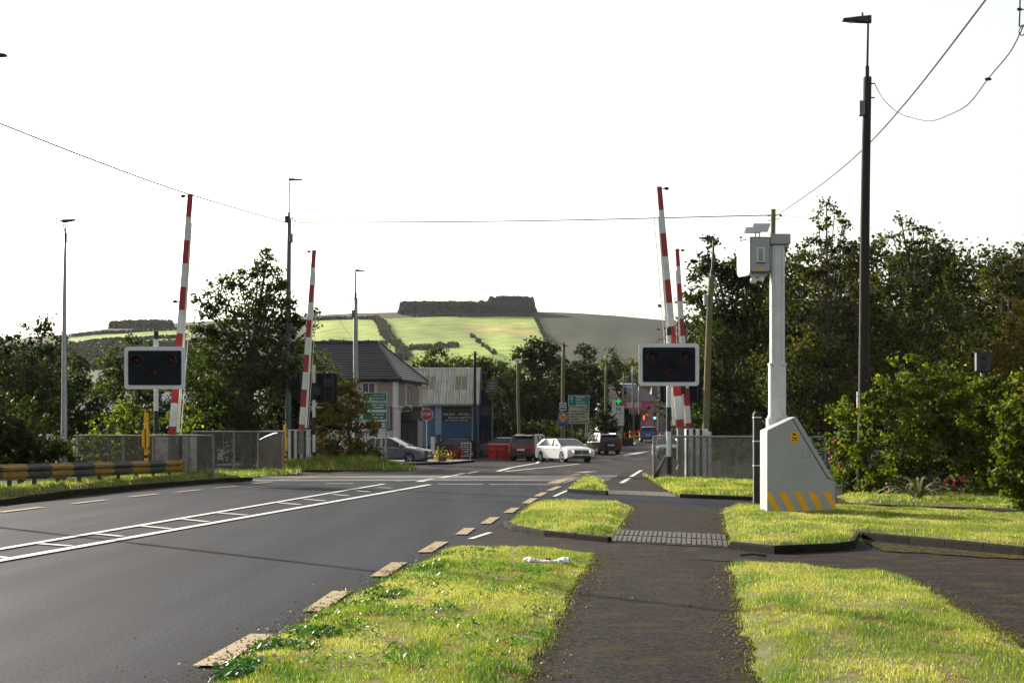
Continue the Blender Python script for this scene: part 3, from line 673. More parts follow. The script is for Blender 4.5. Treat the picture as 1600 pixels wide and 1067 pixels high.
fence('dark mesh fence beyond the left far banded post', [(484, 83), (506, 82.4), (531, 82)], Z_(686, 82), mesh_mat('fine_wire_mesh_black', '#37322d', .75))
t = thing('board_fence', 'weathered grey-brown upright board fence with a curved top by the yellow post', 'fence', (X_(404, 74), 74, 0))
n = 9; m_board = M('weathered_fence_board', '#93857a', .85, 0, .3, 10, .3, 30, streak=(1, 1, .15), c2='#6b5f57')
for i in range(n):
    a = i / n; x = (X_(443, 71.5) - X_(404, 74)) * a; y = -2.5 * a; z = 1.38 + .36 * math.sin(a * math.pi / 2)
    box(x + .005, x + .125, y - .012 - i * .001, y + .012, .06, z + random.uniform(-.01, .01)).build('board', m_board, t)
MB().tube([Vector(((X_(443, 71.5) - X_(404, 74)) * a, -2.5 * a + .03, 1.42 + .36 * math.sin(a * math.pi / 2))) for a in [k / 8 for k in range(9)]], .03, 6).build('capping_rail', m_steel, t)
# metal farm gate, right
t = thing('field_gate', 'grey tubular metal gate between the camera cabinet and the wooden pole', 'gate', (X_(1268, 52), 52, 0))
gw = X_(1350, 52) - X_(1268, 52)
for py in (683, 704, 721, 737, 749, 761): MB().cyl((0, 0, Z_(py, 52)), (gw, 0, Z_(py, 52)), .028 if py > 690 else .04, n=7).build('gate_bar', m_rail, t)
for x in (0, gw * .27, gw): MB().cyl((x, 0, .03 if x in (0, gw) else Z_(761, 52)), (x, 0, Z_(681, 52)), .04, n=7).build('gate_upright', m_rail, t)
# yellow posts
def ypost(label, px, Y, top, base_py=None):
    t = thing('yellow_post', label, 'yellow post', (X_(px, Y), Y, 0))
    zt = Z_(top, Y); MB().box(-.07, .07, -.05, .05, .05, zt).build('post', m_yellow, t, bevel=.01)
    zc = zt - .9
    bx = MB().prism(rrect(-.11, .13, zc - .36, zc + .36, .13), -.2, -.055).build('telephone_box', m_yellow, t, bevel=.02)
    MB().box(-.10, -.078, -.19, -.06, zc - .3, zc + .3).build('hinge', m_dyellow, bx)
    for z in (.35, .6, .85): box(-.078, .078, -.058, -.0505, z, z + .1).build('rust_band', m_black, t)
    return t
ypost('yellow post with rounded box, left of the left signal post', 228.5, 59.0, 645)
ypost('yellow post with rounded box, beside the black and white striped cabinet', 445, 77, 663)
# black bollard post right
t = thing('bollard_post', 'tall square black post with three thin white bands beside the camera cabinet', 'post', (X_(1183, 37.3), 37.3, 0))
zt = Z_(648, 37.3); MB().box(-.085, .085, -.085, .085, -.02, zt).build('shaft', m_black, t, bevel=.01)
MB().loft([[(-.1, -.1, zt), (.1, -.1, zt), (.1, .1, zt), (-.1, .1, zt)], [(-.04, -.04, zt + .07), (.04, -.04, zt + .07), (.04, .04, zt + .07), (-.04, .04, zt + .07)]]).build('cap', m_black, t)
for py in (652, 689, 727): box(-.092, .092, -.092, .092, Z_(py, 37.3) - .012, Z_(py, 37.3) + .012).build('white_band', m_white, t)
# guardrail
t = thing('guardrail', 'black and yellow striped crash barrier with flared end along the left verge', 'guardrail')
A = Vector((X_(0, 43), 43, .70)); B = Vector((X_(280, 57.5), 57.5, .60)); d = B - A; u = Vector((d.x, d.y, 0)).normalized(); q = Vector((-u.y, u.x, 0))
prof = [(.0, .20), (-.03, .14), (-.09, .12), (-.09, .05), (-.02, 0), (-.09, -.05), (-.09, -.13), (-.03, -.16), (.03, -.22)]   # offset toward road (-q), z; heightened to take in the shade beneath
m_db = M('grimy_black_paint_and_shade', (.035, .035, .035), .7, 0, .4, 4)
NS = 9; L = d.length / NS
def wbeam(p, e, mat, name='rail_section', up0=0.0, up1=0.0):
    def ring(c, dz, off): return [(c + q * (a_ + off) * 1.0 + Vector((0, 0, b_ + dz))) for a_, b_ in prof] + [(c + q * (a_ + off + .012) + Vector((0, 0, b_ + dz))) for a_, b_ in prof[::-1]]
    MB().loft([ring(p, up0, 0), ring(e, up1, 0)]).build(name, mat, t)
for i in range(-6, NS):
    a = A + d * i / NS + u * .005; b = A + d * (i + 1) / NS - u * .005
    wbeam(a, b, m_dyellow if i % 2 == 0 else m_db)
    c = A + d * (i + .5) / NS; box(c.x + q.x * .1 - .05, c.x + q.x * .1 + .05, c.y + q.y * .1 - .05, c.y + q.y * .1 + .05, 0, c.z + .1).build('post', m_db, t)  # posts coloured near-black to stand for the shade under the beam
p = B; e = B + Vector((u.x * 1.3 + q.x * .3, u.y * 1.3 + q.y * .3, .0)); wbeam(p, e, m_dyellow, 'flared_end', 0, .03)

# ================================================================== ANPR cabinet and camera mast
m_cab = M('cabinet_grey_paint', (.36, .38, .39), .5, 0, .06, 1.6, .08, 60, c2=(.31, .325, .33))
m_cabd = M('cabinet_seam', (.06, .065, .07), .6)
Yc = 33.4; s = Yc / F
def cp(px, py): return ((px - 1251) * s, Z_(py, Yc))
t = thing('camera_cabinet', 'large grey wedge-shaped steel cabinet with yellow diagonal stripes at its base', 'cabinet', (X_(1251, Yc), Yc, 0))
prof = [cp(1198.5, 806), cp(1198.5, 672), cp(1243, 650.5), cp(1247, 655), cp(1302.5, 749), cp(1305, 753), cp(1305, 806)]
MB().prism(prof, 0, .95).build('cabinet_body', m_cab, t, bevel=.018)
lid = MB().prism([cp(1237.5, 655), cp(1239, 654), cp(1293.5, 745), cp(1302, 750), cp(1302, 751), cp(1292.5, 747)], -.004, .02).build('lid_seam', m_cabd, t)
for a in ([1216, 1227, 1248, 1236], [1239, 1250, 1270, 1258], [1262, 1273, 1293, 1281]):
    MB().prism([cp(a[0], 768), cp(a[1], 768), cp(a[2], 805.5), cp(a[3], 805.5)], -.006, .01).build('yellow_stripe', m_yellow, t)
MB().prism([cp(1199, 768), cp(1204, 768), cp(1224, 805.5), cp(1213, 805.5), cp(1199, 778)], -.006, .01).build('yellow_stripe', m_yellow, t)
MB().prism([cp(1285, 768), cp(1296, 768), cp(1304.5, 784), cp(1304.5, 801)], -.006, .01).build('yellow_stripe', m_yellow, t)
nt_ = MB().prism([cp(1235, 674.5), cp(1248, 674.5), cp(1248, 690.5), cp(1235, 690.5)], -.007, .01).build('camera_notice', m_yellow, t)
nt_['label'] = 'small yellow notice with a camera symbol'
MB().box(*[v for v in (cp(1239, 0)[0], cp(1244, 0)[0])], -.011, -.0075, cp(0, 680)[1], cp(0, 677.5)[1]).build('camera_symbol', m_black, nt_)
MB().box(cp(1238, 0)[0], cp(1241, 0)[0], -.011, -.0075, cp(0, 678)[1], cp(0, 676.5)[1]).build('camera_symbol', m_black, nt_)
blurred_words('xxxx', .04, cp(1241.5, 0)[0], cp(0, 684)[1], nt_, m_black, -.012); blurred_words('xx xxx', .03, cp(1241.5, 0)[0], cp(0, 687.5)[1], nt_, m_black, -.012)
for a, b, c, dd in ((1253, 1265, 702, 702.6), (1253, 1265, 713.4, 714), (1253, 1253.6, 702, 714), (1264.4, 1265, 702, 714)): box(cp(a, 0)[0], cp(b, 0)[0], -.004, .01, cp(0, dd)[1], cp(0, c)[1]).build('hatch_seam', M('faint_seam', (.2, .21, .22), .6), t)
for px in (1213, 1250, 1291): MB().cyl((cp(px, 0)[0], -.012, cp(0, 803)[1]), (cp(px, 0)[0], 0, cp(0, 803)[1]), .012, n=8).build('bolt', m_cabd, t)
for px in (1212, 1297): box(cp(px - 4, 0)[0], cp(px + 4, 0)[0], .05, .2, -.01, .06).build('foot', m_cab, t)
Ym = 34.6
def mp_(px, py): return (X_(px, Ym) - X_(1213.5, Ym), Z_(py, Ym))
t = thing('camera_mast', 'tall white telescopic mast rising behind the striped grey cabinet', 'mast', (X_(1213.5, Ym), Ym, 0))
def sect(x0, x1, y0, y1, name, dp):
    a = mp_(x0, y1); b = mp_(x1, y0); hwid = (b[0] - a[0]) / 2; 
    c = .03; prof = [(a[0] + c, -dp), (b[0] - c, -dp), (b[0], -dp + c), (b[0], dp - c), (b[0] - c, dp), (a[0] + c, dp), (a[0], dp - c), (a[0], -dp + c)]
    return MB().prism(prof, a[1], b[1], 'z').build(name, m_white, t)
sect(1198.5, 1229, 653, 812, 'mast_base', .19); sect(1202, 1226.5, 569, 654, 'lower_section', .16); up = sect(1204, 1225, 384, 570, 'upper_section', .135)
sect(1201, 1227.5, 567.5, 570.5, 'collar', .17); sect(1201, 1228, 649, 654, 'collar', .18)
for x0, x1 in ((1208, 1209), (1219, 1220)): box(mp_(x0, 0)[0], mp_(x1, 0)[0], -.139, -.13, mp_(0, 565)[1], mp_(0, 388)[1]).build('guide_rail', M('groove_grey', (.45, .46, .48), .5), up)
for k in (-1, 1):
    for py in (572, 648, 652): MB().cyl((k * .11, -.175, mp_(0, py)[1]), (k * .11, -.165, mp_(0, py)[1]), .012, n=6).build('bolt', m_rail, t)
box(mp_(1201, 0)[0], mp_(1233, 0)[0], -.2, .2, mp_(0, 383)[1], mp_(0, 367)[1]).build('head_box', m_cab, t, bevel=.012)
MB().sphere((mp_(1226, 0)[0], -.05, mp_(0, 386)[1]), .075, 10, 8).build('dome_camera', m_cabd, t, smooth=True)
MB().cyl((mp_(1226, 0)[0], -.05, mp_(0, 388)[1]), (mp_(1226, 0)[0], -.05, mp_(0, 382)[1]), .09, .075, 12).build('camera_shroud', m_cab, t)
cu = box(mp_(1170.5, 0)[0], mp_(1199.5, 0)[0], -.28, .28, mp_(0, 426.5)[1], mp_(0, 374)[1]).build('camera_unit', m_cab, t, bevel=.02)
box(mp_(1169, 0)[0], mp_(1200.5, 0)[0], -.262, -.24, mp_(0, 428)[1], mp_(0, 372.5)[1]).build('gasket', m_cabd, cu)
box(mp_(1179, 0)[0], mp_(1192, 0)[0], -.29, -.283, mp_(0, 413)[1], mp_(0, 389)[1]).build('window_frame', m_white, cu)
box(mp_(1182, 0)[0], mp_(1189, 0)[0], -.297, -.2915, mp_(0, 410)[1], mp_(0, 391)[1]).build('window_louvre', M('mid_grey', (.25, .26, .28), .5), cu)
box(mp_(1179, 0)[0], mp_(1193, 0)[0], -.31, -.285, mp_(0, 413.5)[1], mp_(0, 412)[1]).build('drip_ledge', m_cabd, cu)
box(mp_(1182, 0)[0], mp_(1189, 0)[0], -.288, -.283, mp_(0, 425.5)[1], mp_(0, 422)[1]).build('yellow_label', m_yellow, cu)
xa, xb = mp_(1155, 0)[0], mp_(1169.5, 0)[0]; shp = rrect(0, 1, mp_(0, 431)[1], mp_(0, 376)[1], .18)
MB().loft([[(xb + (xa - xb) * u_, -.26 + .62 * u_, z_) for u_, z_ in shp], [(xb + .05 + (xa - xb) * u_, -.24 + .62 * u_, z_) for u_, z_ in shp]]).build('side_shroud', m_white, t)
for x0, x1, y0, y1, yo in ((1161, 1195, 354, 366.5, .12), (1171, 1204.5, 350, 366, -.05)):
    a = mp_(x0, y1); b = mp_(x1, y0); k = .10
    sp = MB().loft([[(a[0], yo - .3, a[1]), (b[0] - k * 1.2, yo - .3, a[1]), (b[0] - k * 1.2, yo - .28, a[1] + .02), (a[0], yo - .28, a[1] + .02)],
                    [(a[0] + k, yo + .1, b[1]), (b[0], yo + .1, b[1]), (b[0], yo + .12, b[1] + .02), (a[0] + k, yo + .12, b[1] + .02)]]).build('solar_panel', M('panel_backing_grey', (.36, .38, .42), .5), t)
for px in (1180, 1186): MB().cyl((mp_(px, 0)[0], 0, mp_(0, 375)[1]), (mp_(px, 0)[0], -.05, mp_(0, 362)[1]), .018, n=6).build('panel_stem', m_white, t)
MB().prism([(mp_(1172, 0)[0], mp_(0, 427.5)[1]), (mp_(1199, 0)[0], mp_(0, 427.5)[1]), (mp_(1195, 0)[0], mp_(0, 433)[1]), (mp_(1178, 0)[0], mp_(0, 433)[1])], -.2, .2).build('lower_bracket', m_cab, t)
for px, py, r in ((1176, 439, .072), (1188, 436, .066)):
    l = MB().sphere((mp_(px, 0)[0], -.12, mp_(0, py)[1]), r, 12, 8).build('floodlight', m_white, t, smooth=True); MB().cyl((mp_(px, 0)[0], -.19, mp_(0, py)[1]), (mp_(px, 0)[0], -.16, mp_(0, py)[1]), r * .6, n=12).build('lens', M('cream_lens', (.6, .58, .5), .3), l)
for py in (376, 424): box(mp_(1199, 0)[0], mp_(1205, 0)[0], -.03, .03, mp_(0, py + 2)[1], mp_(0, py - 2)[1]).build('mounting_arm', m_cabd, t)

# ================================================================== poles, lamps, wires
def pole(name, label, Y, px_t, py_t, px_b, r0, r1, mat, z0=None, cat='pole', n=12, group=None):
    z0 = gz(Y) - .1 if z0 is None else z0
    T = P3(px_t, py_t, Y); B = Vector((X_(px_b, Y), Y, z0)); t = thing(name, label, cat, tuple(B), 0, group)
    rings = []; k = 8
    for i in range(k + 1):
        a = i / k; c = (T - B) * a; r = r0 + (r1 - r0) * a; c.x += .012 * math.sin(a * 7)
        rings.append([(c.x + r * math.cos(2 * math.pi * j / n), c.y + r * math.sin(2 * math.pi * j / n), c.z) for j in range(n)])
    MB().loft(rings).build('shaft', mat, t, smooth=True); return t, B
def lamp_arm(t, B, Y, base, top, head, r=.035, h=.09, hw=.14):
    """base/top: pixels of the upright tube; head: (px_left, px_right, py)"""
    b = P3(*base, Y) - B; tp = P3(*top, Y) - B
    MB().cyl(b, tp, r * 1.1, r, 8).build('lamp_tube', m_lamp, t); MB().cyl(b - Vector((0, 0, .15)), b + Vector((0, 0, .25)), r * 1.8, n=8).build('tube_collar', m_lamp, t)
    x0 = P3(head[0], head[2], Y) - B; x1 = P3(head[1], head[2], Y) - B; far_, near_ = (x0, x1) if abs(x0.x - tp.x) > abs(x1.x - tp.x) else (x1, x0)
    z = x0.z
    rings = [[(far_.x, -hw * .7, z - h * .25), (far_.x, hw * .7, z - h * .25), (far_.x, hw * .6, z + h * .1), (far_.x, -hw * .6, z + h * .1)],
             [((far_.x * .45 + near_.x * .55), -hw, z - h * .4), ((far_.x * .45 + near_.x * .55), hw, z - h * .4), ((far_.x * .45 + near_.x * .55), hw * .8, z + h * .4), ((far_.x * .45 + near_.x * .55), -hw * .8, z + h * .4)],
             [(near_.x, -hw * .5, z - h * .6), (near_.x, hw * .5, z - h * .6), (near_.x, hw * .4, z + h * .7), (near_.x, -hw * .4, z + h * .7)]]
    hd = MB().loft(rings).build('lamp_head', m_lamp, t)
    MB().cyl(((far_.x * .3 + near_.x * .7), 0, z + h * .5), ((far_.x * .3 + near_.x * .7), 0, z + h * 1.2), .03, n=6).build('photocell', m_lamp, hd)
    fx = far_.x * .75 + near_.x * .25; box(min(fx, near_.x * .4 + far_.x * .6), max(fx, near_.x * .4 + far_.x * .6), -hw * .6, hw * .6, z - h * .5, z - h * .42).build('diffuser', M('lamp_diffuser', (.5, .5, .48), .3), hd)
def fitting(t, B, Y, x0, x1, y0, y1, mat, name='junction_box', d=.12):
    a = P3(x0, y1, Y) - B; b = P3(x1, y0, Y) - B; return box(a.x, b.x, -d - .12, -.05, a.z, b.z).build(name, mat, t, bevel=.008)
# big wooden pole on the right
t, B = pole('utility_pole', 'thick dark wooden utility pole with a street lamp on top, at the right', 46, 1355, 121, 1347, .165, .115, m_wood, cat='utility pole')
lamp_arm(t, B, 46, (1354.5, 118), (1356, 38), (1316, 1361, 31), .038, .16, .16)
fitting(t, B, 46, 1340, 1349, 160, 183, m_rail); 
MB().box(.07, .16, -.06, .06, (P3(0, 160, 46) - B).z, (P3(0, 121, 46) - B).z).build('cable_guard', m_black, t)
for py in (131, 153): MB().cyl(((P3(1350, 0, 46) - B).x, 0, (P3(0, py, 46) - B).z), ((P3(1367, 0, 46) - B).x, 0, (P3(0, py, 46) - B).z), .02, n=6).build('bolt', m_black, t)
box(-.17, -.10, -.175, -.10, (P3(0, 632, 46) - B).z, (P3(0, 612, 46) - B).z).build('white_tag', m_white, t); box(-.17, -.10, -.176, -.10, (P3(0, 637, 46) - B).z, (P3(0, 632.2, 46) - B).z).build('yellow_tag', m_yellow, t)
t, B = pole('lamp_post', 'slim tapering grey lamp post with a single head at far left', 62, 102, 366, 99, .135, .05, m_steel, cat='lamp post')
b = P3(102.5, 368, 62) - B; tp = P3(102.5, 352, 62) - B
MB().cyl(b - Vector((0, 0, .25)), b + Vector((0, 0, .1)), .055, n=8).build('sleeve', m_lamp, t)
for k in (-1, 1): MB().cyl(b, tp + Vector((-.05 + .03 * k, .08 * k, .08)), .022, n=6).build('fork_arm', m_lamp, t)
a = P3(94, 346, 62) - B; c = P3(117.5, 343.5, 62) - B
MB().loft([[(a.x, -.06, a.z), (a.x, .06, a.z), (a.x, .05, a.z + .03), (a.x, -.05, a.z + .03)], [(a.x + .12, -.14, a.z - .05), (a.x + .12, .14, a.z - .05), (a.x + .12, .12, a.z + .06), (a.x + .12, -.12, a.z + .06)], [(c.x, -.10, c.z - .03), (c.x, .10, c.z - .03), (c.x, .08, c.z + .02), (c.x, -.08, c.z + .02)]]).build('lamp_head', m_lamp, t)
t, B = pole('utility_pole', 'grey utility pole with a right-pointing lamp among the tall left tree', 86, 452, 342, 449.5, .17, .10, M('greyed_pole', '#5d6670', .8, 0, .35, 9, .3, 30, streak=(1, 1, .1)), cat='utility pole')
lamp_arm(t, B, 86, (451.5, 340), (452, 284), (451, 473, 281), .035, .10, .15); fitting(t, B, 86, 453, 458, 366, 380, m_rail)
MB().cyl((-.02, 0, (P3(0, 348, 86) - B).z), (-.02, 0, (P3(0, 338, 86) - B).z), .14, n=10).build('cable_coil', m_cable, t)
for dx, py in ((.25, 341), (.38, 345), (.28, 352)): MB().sphere((dx, 0, (P3(0, py, 86) - B).z), .05, 6, 4).build('insulator', m_cable, t)
MB().tube([Vector((.1, 0, (P3(0, 340, 86) - B).z)), Vector((.3, 0, (P3(0, 343, 86) - B).z)), Vector((.42, 0, (P3(0, 348, 86) - B).z))], .02).build('cable_tail', m_cable, t)
t, B = pole('utility_pole', 'pale utility pole with a small lamp in front of the slate-roofed house', 95, 555.5, 466, 557, .17, .12, m_steel, cat='utility pole')
lamp_arm(t, B, 95, (555.5, 464), (555.5, 425), (555, 570, 423), .04, .10, .14); fitting(t, B, 95, 550, 554.5, 485, 497, m_rail)
MB().tube([Vector((-.1, 0, (P3(0, 466, 95) - B).z)), Vector((-.35, 0, (P3(0, 464, 95) - B).z)), Vector((-.45, 0, (P3(0, 470, 95) - B).z)), Vector((-.38, 0, (P3(0, 475, 95) - B).z))], .02).build('cable_tail', m_cable, t)
t, B = pole('utility_pole', 'leaning greenish wooden pole with a left-pointing lamp right of the crossing', 78, 1111, 432, 1100, .17, .13, m_woodg, cat='utility pole')
lamp_arm(t, B, 78, (1112.5, 430), (1115, 376), (1092, 1116, 372), .05, .13, .16); fitting(t, B, 78, 1099, 1106, 461, 477, m_steel)
MB().tube([Vector(((P3(x, 0, 78) - B).x, -.1, (P3(0, y, 78) - B).z)) for x, y in ((1109, 437), (1112, 431), (1117, 433), (1117.5, 455))], .035).build('conduit', m_steel, t)
t, B = pole('utility_pole', 'bare wooden pole top showing just above the camera mast', 80, 1208, 327, 1206, .17, .115, m_woodg, cat='utility pole')
for py in (338, 345): MB().cyl((-.2, 0, (P3(0, py, 80) - B).z), (.35, 0, (P3(0, py - 3, 80) - B).z), .02, n=5).build('stay_bolt', m_cable, t)
MB().sphere((.42, 0, (P3(0, 337, 80) - B).z), .07, 6, 5).build('insulator', m_cable, t)
t, B = pole('utility_pole', 'dark slim pole in front of the blue workshop roof', 117, 742, 549, 742, .13, .10, M('dark_pole', '#2b2526', .85), cat='utility pole', z0=0)
for k, dx in enumerate((-.25, .28)): MB().cyl((0, 0, (P3(0, 556, 117) - B).z), (dx, 0, (P3(0, 552, 117) - B).z), .03, n=5).build('crossarm', m_cable, t)
t, B = pole('street_lamp', 'slim green-brown pole carrying a wide white floodlight bar before the dark trees', 119, 808.5, 566, 812, .13, .09, m_woodg, cat='street lamp')
a = P3(804.5, 564, 119) - B; c = P3(814.5, 560.5, 119) - B; hd = box(a.x, c.x, -.12, .12, a.z, c.z).build('floodlight_bar', m_white, t)
MB().cyl((.0, 0, (P3(0, 570, 119) - B).z), (-.55, .5, 1.0), .012, n=4).build('stay_wire', m_cable, t)
t, B = pole('utility_pole', 'tall green-brown wooden pole behind the yellow children warning sign', 118, 880.5, 541, 879, .16, .12, m_woodg, cat='utility pole')
lamp_arm(t, B, 118, (880.5, 541), (880.5, 538.5), (879, 888, 540), .04, .10, .12); fitting(t, B, 118, 882.5, 884.5, 574, 578, m_rail)
t, B = pole('utility_pole', 'distant wooden pole rising from the dark hedge left of the pharmacy sign', 165, 947, 572, 946, .15, .11, m_woodg, cat='utility pole')
lamp_arm(t, B, 165, (947, 572), (947, 556), (946.5, 953, 556), .04, .10, .12)
t, B = pole('utility_pole', 'distant grey pole standing before the pink shopfront', 205, 988.5, 572, 990, .14, .10, m_rail, cat='utility pole')
t, B = pole('street_lamp', 'distant thin orange-brown pole left of the pink shopfront', 200, 974, 582, 974, .07, .05, M('rusty_thin_pole', '#8a6a3c', .7), cat='street lamp')
t, B = pole('utility_pole', 'distant short dark pole at the middle of the pink shopfront', 212, 998.5, 603, 998.5, .11, .09, m_rail, cat='utility pole')
t, B = pole('utility_pole', 'distant tan pole seen just left of the right signal post', 190, 1030, 590, 1029, .14, .11, m_woodg, cat='utility pole')
# lamp whose tip pokes in at the left edge
t, B = pole('lamp_post', 'street lamp tip entering the picture at the upper left edge', 31, -46, 95, -48, .1, .06, m_steel, cat='lamp post')
lamp_arm(t, B, 31, (-46, 95), (-46, 89), (-47, 10, 86), .035, .10, .13)
# distant small dark sign box in right shrubs
t, B = pole('signal_post', 'dark railway signal head half hidden in the right-hand trees', 62, 1535, 575, 1535, .08, .08, m_black, cat='railway signal')
a = P3(1524, 580, 62) - B; c = P3(1546, 552, 62) - B; box(a.x, c.x, -.15, .1, a.z, c.z).build('signal_head', M('navy_black', (.025, .03, .045), .5), t, bevel=.02); 
box(a.x - .1, c.x + .1, -.25, -.16, c.z, c.z + .04).build('hood', m_black, t)
for k in range(2): MB().cyl(((a.x + c.x) / 2, -.16, a.z + .18 + .3 * k), ((a.x + c.x) / 2, -.2, a.z + .18 + .3 * k), .1, n=10).build('signal_lens', m_hood, t)

def wire(label, ctrl, r=.02, sag=0.0, cat='cable', n=28):
    """ctrl: list of (px, py, Y) – interpolated in depth and height"""
    P = [P3(*c) for c in ctrl]; pts = []
    if len(P) == 2:
        for i in range(n + 1): t_ = i / n; p = P[0].lerp(P[1], t_); p.z -= sag * 4 * t_ * (1 - t_); pts.append(p)
    else:
        Q = [P[0] * 2 - P[1]] + P + [P[-1] * 2 - P[-2]]
        for k in range(1, len(Q) - 2):
            for i in range(8):
                t_ = i / 8; a, b, c, d_ = Q[k - 1], Q[k], Q[k + 1], Q[k + 2]
                pts.append(.5 * ((2 * b) + (c - a) * t_ + (2 * a - 5 * b + 4 * c - d_) * t_ ** 2 + (3 * b - a - 3 * c + d_) * t_ ** 3))
        pts.append(P[-1])
    return tag(MB().tube(pts, r, 5).build('overhead_cable', m_cable), label, cat)
wire('overhead cable crossing the upper left sky past the left boom tip', [(-60, 172, 46), (0, 193.5, 48.5), (150, 252, 54), (290, 302, 66), (446, 348, 85.5)], .026)
wire('overhead cable spanning the road between the left lamp pole and the mast', [(466, 348, 86), (820, 345.5, 84), (1205, 336.5, 80)], .026)
wire('overhead cable rising steeply to the top right corner behind the big wooden pole', [(1212, 338, 80), (1280, 291, 62), (1347, 235, 51), (1420, 155, 41), (1540, 0, 31), (1600, -85, 27)], .02)
wire('sagging thin cable looping from the big wooden pole toward the right edge', [(1367, 132, 46), (1380, 155, 45), (1403, 176, 44), (1432, 186, 42), (1456, 189, 40), (1480, 181, 38), (1513, 163, 36.5), (1545, 122, 35), (1578, 82, 34), (1598, 44, 33)], .013)
wire('short vertical cable hanging at the top right corner of the sky', [(1594, -40, 33), (1593.5, 15, 33), (1592.5, 42, 33)], .016)
wire('coiled cable end hanging at the right edge below the vertical cable', [(1593, 42, 33), (1600, 40, 33), (1603, 48, 33.05), (1597, 56, 33.1), (1592, 50, 33.1), (1596, 43, 33.1), (1610, 40, 33.1)], .012)
wire('short horizontal cable stub at the top right corner', [(1593, 15, 33), (1620, 18, 33)], .012)
tag(MB().sphere(P3(1544, 124, 35), .06, 8, 6, (1.3, .8, .6)).build('cable_clamp', m_cable), 'small dark clamp on the sagging cable at upper right', 'clamp')
tag(MB().sphere(P3(1593, 15, 33), .035, 8, 6, (1.6, .8, 1)).build('cable_clamp', m_cable), 'small dark joint on the vertical cable at the top right corner', 'clamp')
wire('faint thin cable dropping from the left lamp pole toward the house', [(456, 362, 86), (475, 405, 88), (500, 450, 90), (530, 500, 92), (551, 530, 95)], .007)
wire('faint cable from the mast to the right-hand tree tops', [(1214, 336, 80), (1320, 350, 95), (1600, 405, 120)], .009)
wire('slack cable between the floodlight pole and the tall pole beyond the cars', [(811, 578, 119), (835, 581, 119), (858, 577, 118.5), (880, 567, 118)], .02)
wire('distant cable running right from the tall pole past the crossing signal', [(880, 576, 118), (940, 567, 140), (1000, 560, 165), (1060, 553, 190)], .02)
# ================================================================== buildings
m_render = M('pinkish_render', '#bdb0ac', .9, 0, .08, 1.5, .15, 30)
m_dash = M('pebble_dash', '#94857c', .95, 0, .12, 25, .6, 60)
m_whiter = M('white_render_band', '#d6d0cc', .85, 0, .06, 3)
m_slate = M('dark_slate', (.014, .015, .023), .42, 0, .2, 6, .2, 20, spec=.28)
m_gutter = M('black_gutter', (.015, .015, .018), .5)
m_blue = M('blue_painted_wall', '#3d5c7e', .85, 0, .12, 1.2, c2='#325273')
m_pblue = M('pale_blue_pier', '#7890a8', .85, 0, .1, 2)
m_navy = M('dark_navy_wall', '#1c2333', .9, 0, .2, 2)
# --- corner pub / house
c0 = Vector((X_(620, 116), 116, 0)); dA = Vector((-.985, .17, 0)).normalized(); dB = Vector((.172, .985, 0)).normalized()
H = thing('corner_house', 'two-storey corner pub with dark hipped slate roof and arched render panels', 'house', tuple(c0))
class Face:                          # u along the wall, z up, proud outward
    def __init__(s, o, d, out, par): s.o = o; s.d = d; s.n = out; s.p = par
    def pt(s, u, z, k=0): v = s.o + s.d * u + s.n * k; return Vector((v.x, v.y, z))
    def u(s, px, base=c0):
        m = (px - 800) / F; w0 = s.o + Vector(base); return (m * w0.y - w0.x) / (s.d.x - m * s.d.y)
    def poly(s, pts, k0, k1, name, mat, par=None):
        a = [s.pt(u, z, k0) for u, z in pts]; b = [s.pt(u, z, k1) for u, z in pts]; n = len(pts)
        return MB().add(a + b, [(i, (i + 1) % n, (i + 1) % n + n, i + n) for i in range(n)] + [tuple(range(n - 1, -1, -1)), tuple(range(n, 2 * n))]).build(name, mat, par or s.p)
    def rect(s, u0, u1, z0, z1, k0, k1, name, mat, par=None): return s.poly([(u0, z0), (u1, z0), (u1, z1), (u0, z1)], k0, k1, name, mat, par)
fA = Face(Vector((0, 0, 0)), dA, Vector((-.17, -.985, 0)), H); fB = Face(Vector((0, 0, 0)), dB, Vector((.985, -.172, 0)), H)
LA, LB, EZ = 9.2, 8.0, 5.55
corners = [Vector((0, 0, 0)), dA * LA, dA * LA + dB * LB, dB * LB]
MB().prism([(c.x, c.y) for c in corners], 0, EZ, 'z').build('wall', m_render, H)
# roof: hip with overhang
ov = .35; ctr = (corners[0] + corners[2]) / 2
oc = [c + (dA * (-ov if i in (0, 3) else ov)) + (dB * (-ov if i in (0, 1) else ov)) for i, c in enumerate(corners)]
rz_ = 8.4; hip = 2.4
r0 = dB * LB / 2 + dA * hip; r1 = dB * LB / 2 + dA * (LA + .2)
v = [(c.x, c.y, EZ + .05) for c in oc] + [(r0.x, r0.y, rz_), (r1.x, r1.y, rz_)]
MB().add(v + [(c.x, c.y, EZ - .08) for c in oc], [(0, 1, 5, 4), (2, 3, 4, 5), (1, 2, 5), (3, 0, 4), (6, 7, 1, 0), (7, 8, 2, 1), (8, 9, 3, 2), (9, 6, 0, 3), (9, 8, 7, 6)]).build('roof', m_slate, H)
rf = [o for o in C.objects if o.name.startswith('roof')][-1]
